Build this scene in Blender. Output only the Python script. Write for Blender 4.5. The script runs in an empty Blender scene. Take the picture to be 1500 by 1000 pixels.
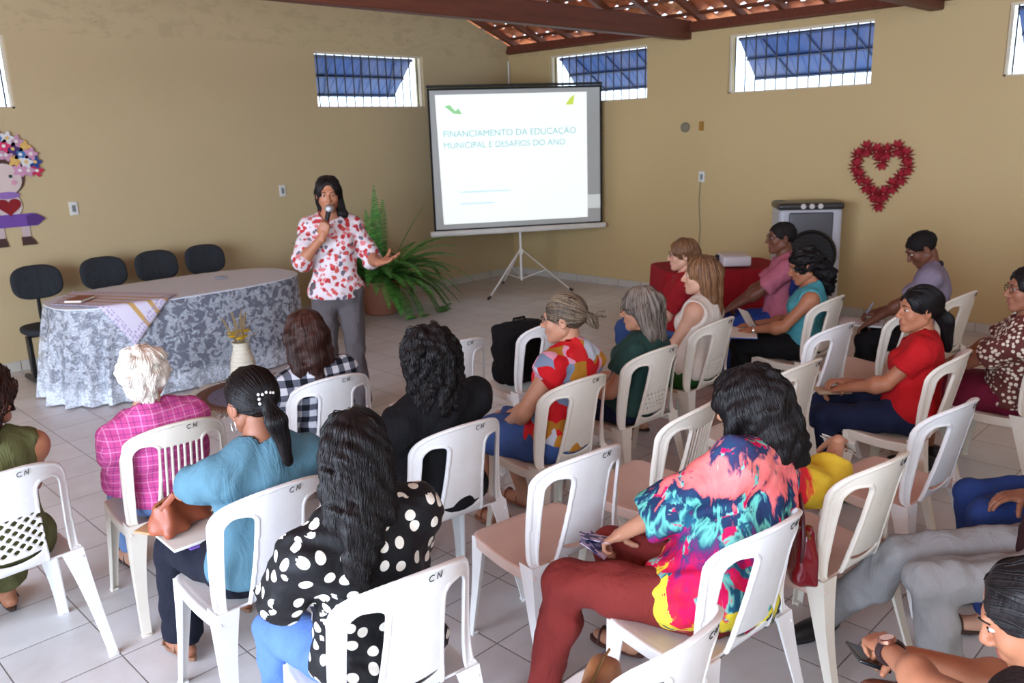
import bpy, bmesh, math, random
import numpy as np
from mathutils import Vector, Matrix
random.seed(7); rng = np.random.RandomState(11)
PI = math.pi
scene = bpy.context.scene
COL = scene.collection
V3 = lambda *a: np.array(a if len(a) == 3 else a[0], float)

# ------------------------------------------------------------------ objects
def link(name, me, mat=None, parent=None, loc=(0, 0, 0)):
    o = bpy.data.objects.new(name, me)
    COL.objects.link(o)
    o.location = loc
    if parent is not None: o.parent = parent
    if mat is not None and me is not None: me.materials.append(mat)
    return o
def tag(o, label=None, cat=None, group=None, kind=None):
    if label: o['label'] = label
    if cat: o['category'] = cat
    if group: o['group'] = group
    if kind: o['kind'] = kind
    return o
def thing(name, label, cat, loc=(0, 0, 0), rz=0.0, group=None):
    o = bpy.data.objects.new(name, None); COL.objects.link(o)
    o.empty_display_size = 0.1
    o.location = loc; o.rotation_euler = (0, 0, rz)
    return tag(o, label, cat, group)
def copy_tree(o, parent=None):
    c = o.copy(); COL.objects.link(c); c.parent = parent
    for ch in list(o.children): copy_tree(ch, c)
    return c

class MB:
    """collects shapes and links them as one mesh object"""
    def __init__(s): s.v = []; s.f = []
    def add(s, V, F):
        n = len(s.v); s.v += [tuple(map(float, p)) for p in V]; s.f += [tuple(int(i) + n for i in f) for f in F]; return s
    def box(s, c, d, R=None):
        P = np.array([[x, y, z] for x in (-.5, .5) for y in (-.5, .5) for z in (-.5, .5)]) * np.array(d, float)
        if R is not None: P = P @ np.array(R).T
        return s.add(P + np.array(c, float), [(0, 1, 3, 2), (4, 6, 7, 5), (0, 4, 5, 1), (2, 3, 7, 6), (0, 2, 6, 4), (1, 5, 7, 3)])
    def rbox(s, c, d, r=.01, R=None, seg=3):
        bm = bmesh.new(); bmesh.ops.create_cube(bm, size=1)
        for v in bm.verts: v.co = Vector([v.co[i] * d[i] for i in range(3)])
        bmesh.ops.bevel(bm, geom=list(bm.edges), offset=min(r, min(d) * .49), segments=seg, profile=.5, affect='EDGES')
        P = np.array([v.co[:] for v in bm.verts]); bm.verts.index_update()
        F = [[v.index for v in f.verts] for f in bm.faces]; bm.free()
        if R is not None: P = P @ np.array(R).T
        return s.add(P + np.array(c, float), F)
    def tube(s, pts, r, n=10, cap=True, flat=1.0):
        pts = [np.array(p, float) for p in pts]; m = len(pts)
        rr = [r] * m if np.isscalar(r) else list(r)
        T = []
        for i in range(m):
            t = pts[min(i + 1, m - 1)] - pts[max(i - 1, 0)]; T.append(t / (np.linalg.norm(t) + 1e-12))
        up = np.array([0, 0, 1.]) if abs(T[0][2]) < .9 else np.array([0, 1., 0])
        V = []
        for i in range(m):
            u = np.cross(T[i], up); u /= np.linalg.norm(u) + 1e-12; w = np.cross(u, T[i]); up = w
            for k in range(n):
                a = 2 * PI * k / n; V.append(pts[i] + rr[i] * (math.cos(a) * u + flat * math.sin(a) * w))
        F = [(i * n + k, i * n + (k + 1) % n, (i + 1) * n + (k + 1) % n, (i + 1) * n + k) for i in range(m - 1) for k in range(n)]
        if cap: F += [tuple(range(n))[::-1], tuple((m - 1) * n + k for k in range(n))]
        return s.add(V, F)
    def lathe(s, prof, c=(0, 0, 0), n=32, cap=True, fn=None):
        V = []
        for (r, z) in prof:
            for k in range(n):
                a = 2 * PI * k / n; q = r * (fn(a, z) if fn else 1)
                V.append((c[0] + q * math.cos(a), c[1] + q * math.sin(a), c[2] + z))
        m = len(prof)
        F = [(i * n + k, i * n + (k + 1) % n, (i + 1) * n + (k + 1) % n, (i + 1) * n + k) for i in range(m - 1) for k in range(n)]
        if cap: F += [tuple(range(n))[::-1], tuple((m - 1) * n + k for k in range(n))]
        return s.add(V, F)
    def prism(s, poly, h, axis='z', c=(0, 0, 0)):
        """poly in 2D extruded by h; axis = extrusion axis"""
        n = len(poly); V = []
        for w in (0, h):
            for (a, b) in poly:
                p = {'z': (a, b, w), 'y': (a, w, b), 'x': (w, a, b)}[axis]
                V.append((p[0] + c[0], p[1] + c[1], p[2] + c[2]))
        F = [tuple(range(n))[::-1], tuple(range(n, 2 * n))] + [(i, (i + 1) % n, n + (i + 1) % n, n + i) for i in range(n)]
        return s.add(V, F)
    def build(s, name, mat=None, parent=None, smooth=True, loc=(0, 0, 0)):
        me = bpy.data.meshes.new(name); me.from_pydata(s.v, [], s.f)
        bm = bmesh.new(); bm.from_mesh(me); bmesh.ops.recalc_face_normals(bm, faces=bm.faces); bm.to_mesh(me); bm.free()
        if smooth:
            me.polygons.foreach_set('use_smooth', [True] * len(me.polygons))
            try: me.set_sharp_from_angle(angle=math.radians(40))
            except Exception: pass
        me.update()
        return link(name, me, mat, parent, loc)

def rotm(rx=0, ry=0, rz=0):
    cx, sx, cy, sy, cz, sz = math.cos(rx), math.sin(rx), math.cos(ry), math.sin(ry), math.cos(rz), math.sin(rz)
    X = np.array([[1, 0, 0], [0, cx, -sx], [0, sx, cx]]); Y = np.array([[cy, 0, sy], [0, 1, 0], [-sy, 0, cy]]); Z = np.array([[cz, -sz, 0], [sz, cz, 0], [0, 0, 1]])
    return Z @ Y @ X

# ------------------------------------------------------------------ signed-distance modelling
def d_cone(P, a, b, ra, rb):
    ab = b - a; L2 = ab @ ab + 1e-12
    t = np.clip(((P - a) @ ab) / L2, 0, 1)
    return np.linalg.norm(P - a - t[..., None] * ab, axis=-1) - (ra + (rb - ra) * t)
def d_ell(P, c, r, R=None):
    q = P - c
    if R is not None: q = q @ R
    k = np.linalg.norm(q / r, axis=-1); k2 = np.linalg.norm(q / (r * r), axis=-1)
    return k * (k - 1.0) / (k2 + 1e-9)
def smin(a, b, k):
    h = np.clip(.5 + .5 * (b - a) / k, 0, 1)
    return b + (a - b) * h - k * h * (1 - h)
def smax(a, b, k): return -smin(-a, -b, k)
class SDF:
    """list of ops: ('+',fn,lo,hi,k) union, ('-',fn,lo,hi,k) subtract"""
    def __init__(s): s.ops = []
    def cone(s, a, b, ra, rb=None, k=.02, cut=None, op='+'):
        a = V3(a); b = V3(b); rb = ra if rb is None else rb; m = max(ra, rb)
        if cut is None: fn = lambda P: d_cone(P, a, b, ra, rb)
        else:
            n = (b - a) / np.linalg.norm(b - a)
            fn = lambda P: smax(d_cone(P, a, b + n * m, ra, rb), (P - b) @ n, .008)
        s.ops.append((op, fn, np.minimum(a, b) - m * 1.9, np.maximum(a, b) + m * 1.9, k)); return s
    def ell(s, c, r, R=None, k=.02, op='+'):
        c = V3(c); r = V3(r); m = r.max() * 1.02
        s.ops.append((op, lambda P: d_ell(P, c, r, R), c - m, c + m, k)); return s
    def plane(s, p, n, k=.006):
        p = V3(p); n = V3(n) / np.linalg.norm(n)
        s.ops.append(('c', lambda P: (P - p) @ n, None, None, k)); return s
    def warp(s, fn): s.ops.append(('w', fn, None, None, 0)); return s
    def bounds(s):
        lo = np.min([o[2] for o in s.ops if o[0] == '+'], 0); hi = np.max([o[3] for o in s.ops if o[0] == '+'], 0)
        return lo - .02, hi + .02
    def __call__(s, P):
        D = np.full(P.shape[:-1], 9.)
        for op, fn, lo, hi, k in s.ops:
            if op == '+': D = smin(D, fn(P), k)
            elif op == '-': D = smax(D, -fn(P), k)
            elif op == 'c': D = smax(D, fn(P), k)
            else: D = D + fn(P)
        return D
    def grid(s, res):
        lo, hi = s.bounds()
        ax = [np.arange(lo[i], hi[i] + res, res) for i in range(3)]
        D = np.full([len(a) for a in ax], .5, np.float32)
        for op, fn, l, h, k in s.ops:
            if l is None: l, h = lo, hi
            mk = k + .012
            sl = []
            for i in range(3):
                i0 = max(0, int((l[i] - mk - lo[i]) / res)); i1 = min(len(ax[i]), int((h[i] + mk - lo[i]) / res) + 2)
                sl.append(slice(i0, max(i0, i1)))
            if any(q.stop <= q.start for q in sl): continue
            G = np.stack(np.meshgrid(ax[0][sl[0]], ax[1][sl[1]], ax[2][sl[2]], indexing='ij'), -1)
            sub = D[tuple(sl)]; d = fn(G)
            if op == '+': sub = smin(sub, d, k)
            elif op == '-': sub = smax(sub, -d, k)
            elif op == 'c': sub = smax(sub, d, k)
            else: sub = sub + d
            D[tuple(sl)] = sub
        D[0] = D[-1] = .5; D[:, 0] = D[:, -1] = .5; D[:, :, 0] = D[:, :, -1] = .5
        return nets(D, ax)
def nets(D, ax):
    """surface nets on a rectilinear grid"""
    S = D < 0
    c = [slice(0, -1), slice(1, None)]
    cnt = sum(S[c[i], c[j], c[k]].astype(np.int8) for i in (0, 1) for j in (0, 1) for k in (0, 1))
    act = (cnt > 0) & (cnt < 8)
    idx = np.full(act.shape, -1, np.int64); I = np.argwhere(act); idx[act] = np.arange(len(I))
    acc = np.zeros((len(I), 3)); n = np.zeros(len(I))
    for a in range(3):
        for j in (0, 1):
            for k in (0, 1):
                o0 = [0, 0, 0]; oth = [q for q in range(3) if q != a]; o0[oth[0]] = j; o0[oth[1]] = k
                o1 = list(o0); o1[a] = 1
                A = I + o0; B = I + o1
                da = D[A[:, 0], A[:, 1], A[:, 2]]; db = D[B[:, 0], B[:, 1], B[:, 2]]
                m = (da < 0) != (db < 0)
                t = np.where(m, da / np.where(m, da - db, 1), 0)
                p = np.stack([ax[q][A[:, q]] for q in range(3)], 1).astype(float)
                p[:, a] += t * (ax[a][B[:, a]] - ax[a][A[:, a]])
                acc[m] += p[m]; n[m] += 1
    Vt = acc / n[:, None]
    F = []
    for a in range(3):
        b, cc = (a + 1) % 3, (a + 2) % 3
        s0 = [slice(None)] * 3; s1 = [slice(None)] * 3; s0[a] = slice(0, -1); s1[a] = slice(1, None)
        ch = S[tuple(s0)] != S[tuple(s1)]
        E = np.argwhere(ch); ok = (E[:, b] > 0) & (E[:, cc] > 0) & (E[:, b] < S.shape[b] - 1) & (E[:, cc] < S.shape[cc] - 1); E = E[ok]
        ins = S[E[:, 0], E[:, 1], E[:, 2]]
        q = []
        for (db, dc) in ((-1, -1), (0, -1), (0, 0), (-1, 0)):
            o = np.zeros(3, int); o[b] = db; o[cc] = dc; G = E + o
            q.append(idx[G[:, 0], G[:, 1], G[:, 2]])
        q = np.stack(q, 1); q[~ins] = q[~ins][:, ::-1]; F.append(q)
    return Vt, np.concatenate(F)
def relax(Vt, F, it=1, lam=.5):
    n = len(Vt)
    a = np.concatenate([F[:, [0, 1]], F[:, [1, 2]], F[:, [2, 3]], F[:, [3, 0]]])
    a = np.concatenate([a, a[:, ::-1]])
    deg = np.bincount(a[:, 0], minlength=n)[:, None] + 1e-9
    for _ in range(it):
        s = np.stack([np.bincount(a[:, 0], Vt[a[:, 1], i], minlength=n) for i in range(3)], 1)
        Vt = Vt + lam * (s / deg - Vt)
    return Vt
def qmesh(name, parts, mat=None, parent=None, uv=False, uvs=1.0):
    """parts: list of (verts, quads) numpy -> one mesh object"""
    Vs = []; Fs = []; n = 0
    for v, f in parts:
        Vs.append(v); Fs.append(f + n); n += len(v)
    Vt = np.concatenate(Vs); F = np.concatenate(Fs)
    me = bpy.data.meshes.new(name)
    me.vertices.add(len(Vt)); me.vertices.foreach_set('co', Vt.astype(np.float32).ravel())
    me.loops.add(F.size); me.loops.foreach_set('vertex_index', F.astype(np.int32).ravel())
    me.polygons.add(len(F)); me.polygons.foreach_set('loop_start', (np.arange(len(F)) * F.shape[1]).astype(np.int32))
    me.polygons.foreach_set('use_smooth', np.ones(len(F), bool))
    if uv:
        p = Vt[F]; nn = np.cross(p[:, 2] - p[:, 0], p[:, 3] - p[:, 1]); a = np.argmax(np.abs(nn) * np.array([.8, 1.25, .75]), 1)
        U = np.empty((len(F), 4, 2))
        for ax_, (i, j) in enumerate(((1, 2), (0, 2), (0, 1))):
            m = a == ax_; U[m] = p[m][:, :, [i, j]]
        l = me.uv_layers.new(name='UVMap'); l.data.foreach_set('uv', (U * uvs).astype(np.float32).ravel())
    me.update(calc_edges=True); me.validate()
    return link(name, me, mat, parent)

# ------------------------------------------------------------------ materials
class N:
    def __init__(s, name):
        s.m = bpy.data.materials.new(name); s.m.use_nodes = True; s.t = s.m.node_tree; s.t.nodes.clear()
        s.out = s.t.nodes.new('ShaderNodeOutputMaterial')
    def n(s, typ, ins=None, **kw):
        x = s.t.nodes.new(typ)
        for k, v in kw.items(): setattr(x, k, v)
        if ins:
            for k, v in ins.items(): s.set(x.inputs[k], v)
        return x
    def set(s, sock, v):
        if isinstance(v, bpy.types.NodeSocket): s.t.links.new(v, sock)
        elif isinstance(v, bpy.types.Node): s.t.links.new(v.outputs[0], sock)
        else:
            if hasattr(sock.default_value, '__len__') and not isinstance(v, str):
                v = tuple(v)
                if len(sock.default_value) == 4 and len(v) == 3: v = v + (1,)
            sock.default_value = v
    def coord(s, kind='Object'): return s.n('ShaderNodeTexCoord').outputs[kind]
    def noise(s, vec, scale=5, detail=2, rough=.5, dist=0, out='Fac'):
        x = s.n('ShaderNodeTexNoise', {'Vector': vec, 'Scale': scale, 'Detail': detail, 'Roughness': rough, 'Distortion': dist}); return x.outputs['Fac' if out == 'Fac' else 'Color']
    def vor(s, vec, scale=5, rnd=1., out='Distance', feature='F1', dim='3D'):
        x = s.n('ShaderNodeTexVoronoi', feature=feature, voronoi_dimensions=dim); s.set(x.inputs['Vector'], vec); x.inputs['Scale'].default_value = scale; x.inputs['Randomness'].default_value = rnd; return x.outputs[out]
    def math(s, op, a, b=0, c=0, clamp=False):
        x = s.n('ShaderNodeMath', operation=op, use_clamp=clamp); s.set(x.inputs[0], a); s.set(x.inputs[1], b); s.set(x.inputs[2], c); return x.outputs[0]
    def ramp(s, fac, stops, mode='LINEAR'):
        x = s.n('ShaderNodeValToRGB'); s.set(x.inputs[0], fac); r = x.color_ramp; r.interpolation = mode
        while len(r.elements) > 1: r.elements.remove(r.elements[-1])
        for i, (p, c) in enumerate(stops):
            e = r.elements[0] if i == 0 else r.elements.new(p)
            e.position = p; e.color = (*c, 1) if len(c) == 3 else c
        return x.outputs[0]
    def mix(s, f, a, b, bt='MIX'):
        x = s.n('ShaderNodeMix', data_type='RGBA', blend_type=bt); s.set(x.inputs[0], f); s.set(x.inputs[6], a); s.set(x.inputs[7], b); return x.outputs[2]
    def map(s, vec, scale=(1, 1, 1), loc=(0, 0, 0), rot=(0, 0, 0)):
        return s.n('ShaderNodeMapping', {'Vector': vec, 'Scale': scale, 'Location': loc, 'Rotation': rot}).outputs[0]
    def sep(s, vec): return s.n('ShaderNodeSeparateXYZ', {0: vec}).outputs
    def bump(s, h, strength=.3, dist=.01): return s.n('ShaderNodeBump', {'Height': h, 'Strength': strength, 'Distance': dist}).outputs[0]
    def bsdf(s, col, rough=.6, normal=None, **kw):
        x = s.n('ShaderNodeBsdfPrincipled'); s.set(x.inputs['Base Color'], col); s.set(x.inputs['Roughness'], rough)
        if normal is not None: s.set(x.inputs['Normal'], normal)
        for k, v in kw.items(): s.set(x.inputs[k.replace('_', ' ')], v)
        s.t.links.new(x.outputs[0], s.out.inputs[0]); return x
def lin(*c):
    c = c[0] if len(c) == 1 else c
    return tuple((x / 255 / 12.92) if x / 255 <= .04045 else ((x / 255 + .055) / 1.055) ** 2.4 for x in c)
_M = {}
def plain(name, rgb, rough=.6, bump=0., bscale=60, var=.12, **kw):
    if name in _M: return _M[name]
    m = N(name); co = m.coord(); c = lin(rgb)
    f = m.noise(co, 9, 3)
    col = m.mix(f, tuple(x * (1 - var) for x in c), tuple(min(1, x * (1 + var)) for x in c))
    nr = m.bump(m.noise(co, bscale, 3), bump, .004) if bump else None
    m.bsdf(col, rough, nr, **kw); _M[name] = m.m; return m.m
def cloth(name, rgb, rough=.85, weave=350, folds=.5):
    if name in _M: return _M[name]
    m = N(name); co = m.coord(); c = lin(rgb)
    col = m.mix(m.noise(co, 14, 4), tuple(x * .82 for x in c), tuple(min(1, x * 1.15) for x in c))
    h = m.math('ADD', m.math('MULTIPLY', m.noise(co, weave, 1), .25), m.math('MULTIPLY', m.noise(m.map(co, (1, 1, .45)), 11, 3, .6, 1.2), 4.))
    m.bsdf(col, rough, m.bump(h, folds, .006), Specular_IOR_Level=.25); _M[name] = m.m; return m.m
def skin(name, rgb):
    if name in _M: return _M[name]
    m = N(name); co = m.coord(); c = lin(rgb)
    f = m.noise(co, 22, 4)
    col = m.mix(f, tuple(x * .88 for x in c), tuple(min(1, x * 1.1) for x in c))
    b = m.bump(m.noise(co, 260, 2), .15, .002)
    m.bsdf(col, .48, b, Specular_IOR_Level=.35); _M[name] = m.m; return m.m
def hairm(name, rgb, rgb2=None, rough=.38):
    if name in _M: return _M[name]
    m = N(name); co = m.coord(); c = lin(rgb); c2 = lin(rgb2) if rgb2 else tuple(x * 1.9 + .004 for x in c)
    s1 = m.noise(m.map(co, (1, 1, .12)), 120, 3, .6, .3)
    rnd = m.n('ShaderNodeNewGeometry').outputs['Random Per Island']
    f = m.math('MULTIPLY', m.math('ADD', s1, m.math('MULTIPLY', rnd, .8)), .62)
    col = m.mix(m.ramp(f, [(.3, (0, 0, 0)), (.75, (1, 1, 1))]), c, c2)
    m.bsdf(col, rough + .06, m.bump(s1, .6, .004), Specular_IOR_Level=.22); _M[name] = m.m; return m.m
# ================================================================== SETTING
XW, YW, X0, Y0 = 8.33, 8.22, -3.2, -2.6      # right wall, back wall, open side, rear wall
def wall_mat(name, rgb, up=True):
    m = N(name); co = m.coord('Object'); c = lin(rgb)
    col = m.mix(m.noise(co, .8, 4, .55), tuple(x * .93 for x in c), tuple(x * 1.06 for x in c))
    sp = m.sep(co)
    # worn cement band showing through the paint near the top
    band = m.ramp(sp[2], [(.0, (0, 0, 0)), (.0001, (0, 0, 0)), (1., (1, 1, 1))])
    zb = m.math('GREATER_THAN', m.math('ADD', sp[2], m.math('MULTIPLY', m.noise(co, 3, 3), .12)), 2.96)
    blot = m.ramp(m.noise(m.map(co, (1, 1, 2.2)), 5, 6, .7), [(.50, (0, 0, 0)), (.60, (1, 1, 1))])
    col = m.mix(m.math('MULTIPLY', m.math('MULTIPLY', zb, blot), .20), col, lin(128, 118, 92))
    spk = m.math('GREATER_THAN', m.noise(co, 17, 3, .6), .735)
    col = m.mix(m.math('MULTIPLY', m.math('MULTIPLY', spk, zb), .6), col, lin(70, 62, 48))
    b = m.bump(m.noise(co, 90, 3), .12, .01)
    m.bsdf(col, .62, b, Specular_IOR_Level=.3); return m.m
M_wall = wall_mat('painted_wall', (198, 179, 138))
M_wallr = wall_mat('painted_wall_right', (198, 174, 126))
def floor_mat():
    m = N('floor_tiles'); co = m.coord('Object'); T = .345
    sp = m.sep(co)
    fx = m.math('PINGPONG', m.math('SUBTRACT', sp[0], .915), T / 2); fy = m.math('PINGPONG', m.math('SUBTRACT', sp[1], 3.12), T / 2)
    d = m.math('MINIMUM', fx, fy)
    g = m.ramp(d, [(.0, (1, 1, 1)), (.0022, (1, 1, 1)), (.0036, (0, 0, 0))])
    cx = m.math('FLOOR', m.math('DIVIDE', m.math('SUBTRACT', sp[0], .915), T)); cy = m.math('FLOOR', m.math('DIVIDE', m.math('SUBTRACT', sp[1], 3.12), T))
    cell = m.n('ShaderNodeCombineXYZ', {0: cx, 1: cy}).outputs[0]
    rn = m.n('ShaderNodeTexWhiteNoise', {'Vector': cell}).outputs['Value']
    base = m.mix(rn, lin(206, 204, 204), lin(216, 214, 214))
    base = m.mix(m.math('MULTIPLY', m.ramp(m.noise(co, 2.6, 5, .65), [(.45, (0, 0, 0)), (.75, (1, 1, 1))]), .35), base, lin(160, 150, 138))
    col = m.mix(g, base, lin(74, 60, 52))
    b = m.bump(m.math('SUBTRACT', 1, g), .4, .003)
    m.bsdf(col, m.math('ADD', .24, m.math('MULTIPLY', m.noise(co, 4, 4), .22)), b, Specular_IOR_Level=.5); return m.m
M_floor = floor_mat()
f = MB().box(((X0 + XW) / 2, (Y0 + YW) / 2, -.06), (XW - X0 + .3, YW - Y0 + .3, .12)).build('floor', M_floor, smooth=False); tag(f, kind='structure')
g = MB().box((-13, 3, -.16), (20, 40, .12)).build('trim_1', plain('courtyard_ground', (150, 142, 130), .9), smooth=False); tag(g, kind='structure')
def roofz(x): return 3.02 + .37 * (8.45 - x) if x > 2.6 else 3.02 + .37 * (8.45 - 2.6) - .37 * (2.6 - x)
def wall_holes(name, mat, axis, c0, c1, lo, hi, top, holes, th=.16):
    """axis 'x': wall plane y=c0..c0+th running along x"""
    hs = sorted(holes); mb = MB(); cuts = [lo]
    for h in hs: cuts += [h[0], h[1]]
    cuts.append(hi)
    def seg(a, b, z0, z1a, z1b):
        P = [(a, z0), (b, z0), (b, z1b), (a, z1a)]
        if axis == 'x': mb.prism(P, th, 'y', (0, c0, 0))
        else: mb.prism(P, th, 'x', (c0, 0, 0))
    for i in range(len(cuts) - 1):
        a, b = cuts[i], cuts[i + 1]
        sub = [a, b]
        if axis == 'x' and a < 2.6 < b: sub = [a, 2.6, b]
        for p, q in zip(sub[:-1], sub[1:]):
            if i % 2 == 1:
                h = hs[i // 2]; seg(p, q, 0, h[2], h[2]); seg(p, q, h[3], top(p), top(q))
            else: seg(p, q, 0, top(p), top(q))
    o = mb.build(name, mat, smooth=False); return tag(o, kind='structure')
ZB, ZT = 2.27, 2.87
wall_holes('wall_back', M_wall, 'x', YW, None, X0, XW + .16, roofz, [(.75, 2.29, ZB, ZT), (5.31, 6.84, ZB, ZT)])
wall_holes('wall_right', M_wallr, 'y', XW, None, Y0, YW + .16, lambda y: 3.04, [(5.96, 7.48, ZB, ZT), (3.36, 4.90, ZB, ZT), (.70, 2.23, ZB, ZT), (-1.9, -.4, ZB, ZT)])
w = MB().box(((X0 + XW) / 2 + 1.4, Y0 - .08, 1.55), (XW - X0 - 2.8, .16, 3.1)).build('wall_rear', M_wall, smooth=False); tag(w, kind='structure')
# open veranda side: lintel and pillars
w = MB().box((X0, 2.8, 2.95), (.2, 11., .3))
for y in (4.6, 1.0, -2.4): w.box((X0, y, 1.4), (.28, .28, 2.8))
w.box((X0, 6.5, 1.4), (.16, 3.6, 2.8))
tag(w.build('wall_left', M_wall, smooth=False), kind='structure')
# baseboard tiles
M_base = plain('baseboard_tile', (190, 186, 176), .35)
def base(name, axis, lo, hi, c):
    mb = MB(); s = lo
    while s < hi - .01:
        e = min(s + .345, hi); mid = (s + e) / 2; L = e - s - .006
        if axis == 'x': mb.rbox((mid, c - .006, .045), (L, .012, .09), .002, seg=1)
        else: mb.rbox((c - .006, mid, .045), (.012, L, .09), .002, seg=1)
        s = e
    tag(mb.build(name, M_base, smooth=False), kind='structure')
base('baseboard_back', 'x', X0, XW - .012, YW); base('baseboard_right', 'y', Y0, YW - .012, XW)
# ---- windows: opening, bars, blue top-hung shutter pushed outwards
M_bar = plain('black_iron', (28, 26, 30), .5); 
def shutter_mat():
    m = N('blue_shutter_metal'); co = m.coord(); sp = m.sep(co)
    n_ = m.noise(co, 2.2, 3)
    col = m.mix(m.ramp(n_, [(.35, (0, 0, 0)), (.7, (1, 1, 1))]), lin(44, 82, 150), lin(92, 104, 150))
    m.bsdf(col, .55, m.bump(m.noise(co, 20, 3), .2, .01)); return m.m
M_shut = shutter_mat(); M_sframe = plain('shutter_frame_blue', (40, 56, 96), .5); M_wfr = plain('window_frame_pale', (214, 200, 176), .6)
M_sill = plain('window_reveal', (222, 208, 176), .7)
def window(i, axis, a, b):
    w_ = b - a; root = bpy.data.objects.new('window_%d' % i, None); COL.objects.link(root); tag(root, kind='structure')
    if axis == 'x': root.location = (a, YW, ZB); root.rotation_euler = (0, 0, 0)
    else: root.location = (XW, b, ZB); root.rotation_euler = (0, 0, -PI / 2)
    h = ZT - ZB      # local: x along wall, +y outward, z up
    fr = MB()
    fr.box((w_ / 2, .05, h - .012), (w_, .05, .024)).box((w_ / 2, .05, .008), (w_, .03, .016)).box((.008, .05, h / 2), (.016, .03, h)).box((w_ - .008, .05, h / 2), (.016, .03, h))
    fr.build('window_frame', M_wfr, root)
    bars = MB()
    for k in range(13): bars.tube([(w_ * (k + .5) / 13, .05, .01), (w_ * (k + .5) / 13, .05, h - .01)], .0075, 8)
    bars.build('window_bars', M_bar, root)
    A = math.radians(44); L = h * .97
    R = rotm(A)
    sh = MB(); top = np.array([w_ / 2, .17, h - .02])
    sh.box(top + R @ np.array([0, 0, -L / 2]), (w_ - .04, .006, L), R)
    for k in range(1, 12): 
        sh.tube([top + R @ np.array([-w_ / 2 + w_ * k / 12, -.004, -.01]), top + R @ np.array([-w_ / 2 + w_ * k / 12, -.004, -L + .01])], .006, 6)
    s_ = sh.build('shutter', M_shut, root, smooth=False)
    sf = MB()
    for z in (-.015, -L * .5, -L + .015): sf.box(top + R @ np.array([0, -.015, z]), (w_ - .04, .02, .022), R)
    for k in (.18, .5, .8):
        p0 = top + R @ np.array([-w_ / 2 + w_ * k, -.01, -.02]); p1 = top + R @ np.array([-w_ / 2 + w_ * (k + .12), -.01, -L + .03]); sf.tube([p0, p1], .011, 6)
    sf.build('shutter_frame', M_sframe, root)
window(1, 'x', .75, 2.29); window(2, 'x', 5.31, 6.84); window(3, 'y', 5.96, 7.48); window(4, 'y', 3.36, 4.90); window(5, 'y', .70, 2.23); window(6, 'y', -1.9, -.4)
# ---- roof: clay tiles on rafters and battens, tie beams
def tile_mat():
    m = N('clay_roof_tile'); co = m.coord()
    sp = m.sep(co)
    c = m.n('ShaderNodeCombineXYZ', {0: m.math('FLOOR', m.math('MULTIPLY', sp[0], 3.1)), 1: m.math('FLOOR', m.math('MULTIPLY', sp[1], 4.6))}).outputs[0]
    rn = m.n('ShaderNodeTexWhiteNoise', {'Vector': c}).outputs['Value']
    col = m.ramp(rn, [(0, lin(170, 84, 50)), (.5, lin(200, 116, 70)), (1, lin(214, 146, 96))])
    col = m.mix(m.ramp(m.noise(co, 12, 4), [(.5, (0, 0, 0)), (.7, (1, 1, 1))]), col, lin(150, 84, 52))
    m.bsdf(col, .9, m.bump(m.noise(co, 60, 2), .3, .01)); return m.m
M_tile = tile_mat()
def wood_mat(name, a, b):
    m = N(name); co = m.coord(); n_ = m.noise(m.map(co, (.6, 8, 8)), 3, 5, .6, .6)
    m.bsdf(m.mix(n_, lin(a), lin(b)), .6, m.bump(n_, .3, .01)); return m.m
M_beam = wood_mat('dark_roof_timber', (74, 36, 26), (128, 70, 48)); M_raft = wood_mat('roof_rafter_timber', (90, 44, 28), (140, 82, 52))
SL = math.atan(.37); cs, sn = math.cos(SL), math.sin(SL)
def roof_slope(xe, ze, sgn, L):
    """clay tiles; row step .34 up the slope, ribs across y; small gaps between the courses"""
    mb = MB(); ys = np.arange(Y0 - .4, YW + .5, .2); nseg = 6; s = -.35; r = 0
    while s < L:
        V = []; F = []
        yy = np.arange(Y0 - .4, YW + .5, .2 / nseg)
        for e, (ss, lift) in enumerate(((s, .055), (s + .335, .02))):
            for q, y in enumerate(yy):
                ph = ((y + .03 * (r % 2)) / .2) * 2 * PI
                z = .03 * math.sin(ph) + .008 * math.sin(3 * ph)
                w = lift + z
                V.append((xe - sgn * (ss * cs + w * sn * -1), y, ze + ss * sn + w * cs))
        n = len(yy); F = [(q, q + 1, n + q + 1, n + q) for q in range(n - 1)]
        mb.add(V, F); s += .345; r += 1
    return mb
mb = roof_slope(8.45, 3.14, 1, 6.3); o = mb.build('ceiling', M_tile); tag(o, kind='structure')
mod = o.modifiers.new('s', 'SOLIDIFY'); mod.thickness = .012
mb = MB().box((2.6 - 3.0, (Y0 + YW) / 2, 5.28 - 3.0 * .37), (6.4, 11.6, .03), rotm(0, -SL, 0)); tag(mb.build('ceiling_2', M_tile, smooth=False), kind='structure')
raf = MB()
y = Y0 + .2
while y < YW + .1:
    a = np.array([8.5, y, 3.02]); b = np.array([2.6, y, 3.02 + 5.9 * .37])
    raf.box((a + b) / 2 + [0, 0, .02], (6.3, .055, .07), rotm(0, SL, 0)); y += .48
s = .15
while s < 6.0:
    raf.box((8.45 - s * cs, (Y0 + YW) / 2, 3.085 + s * sn), (.045, YW - Y0 + .3, .022), rotm(0, SL, 0)); s += .345
tag(raf.build('trim_2', M_raft, smooth=False), kind='structure')
pl_ = MB()
for s in (.02, 2.3, 4.4): pl_.box((8.36 - s * cs, (Y0 + YW) / 2, 2.985 + s * sn), (.09, YW - Y0, .10), rotm(0, SL, 0))
tag(pl_.build('trim_3', M_beam, smooth=False), kind='structure')
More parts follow.
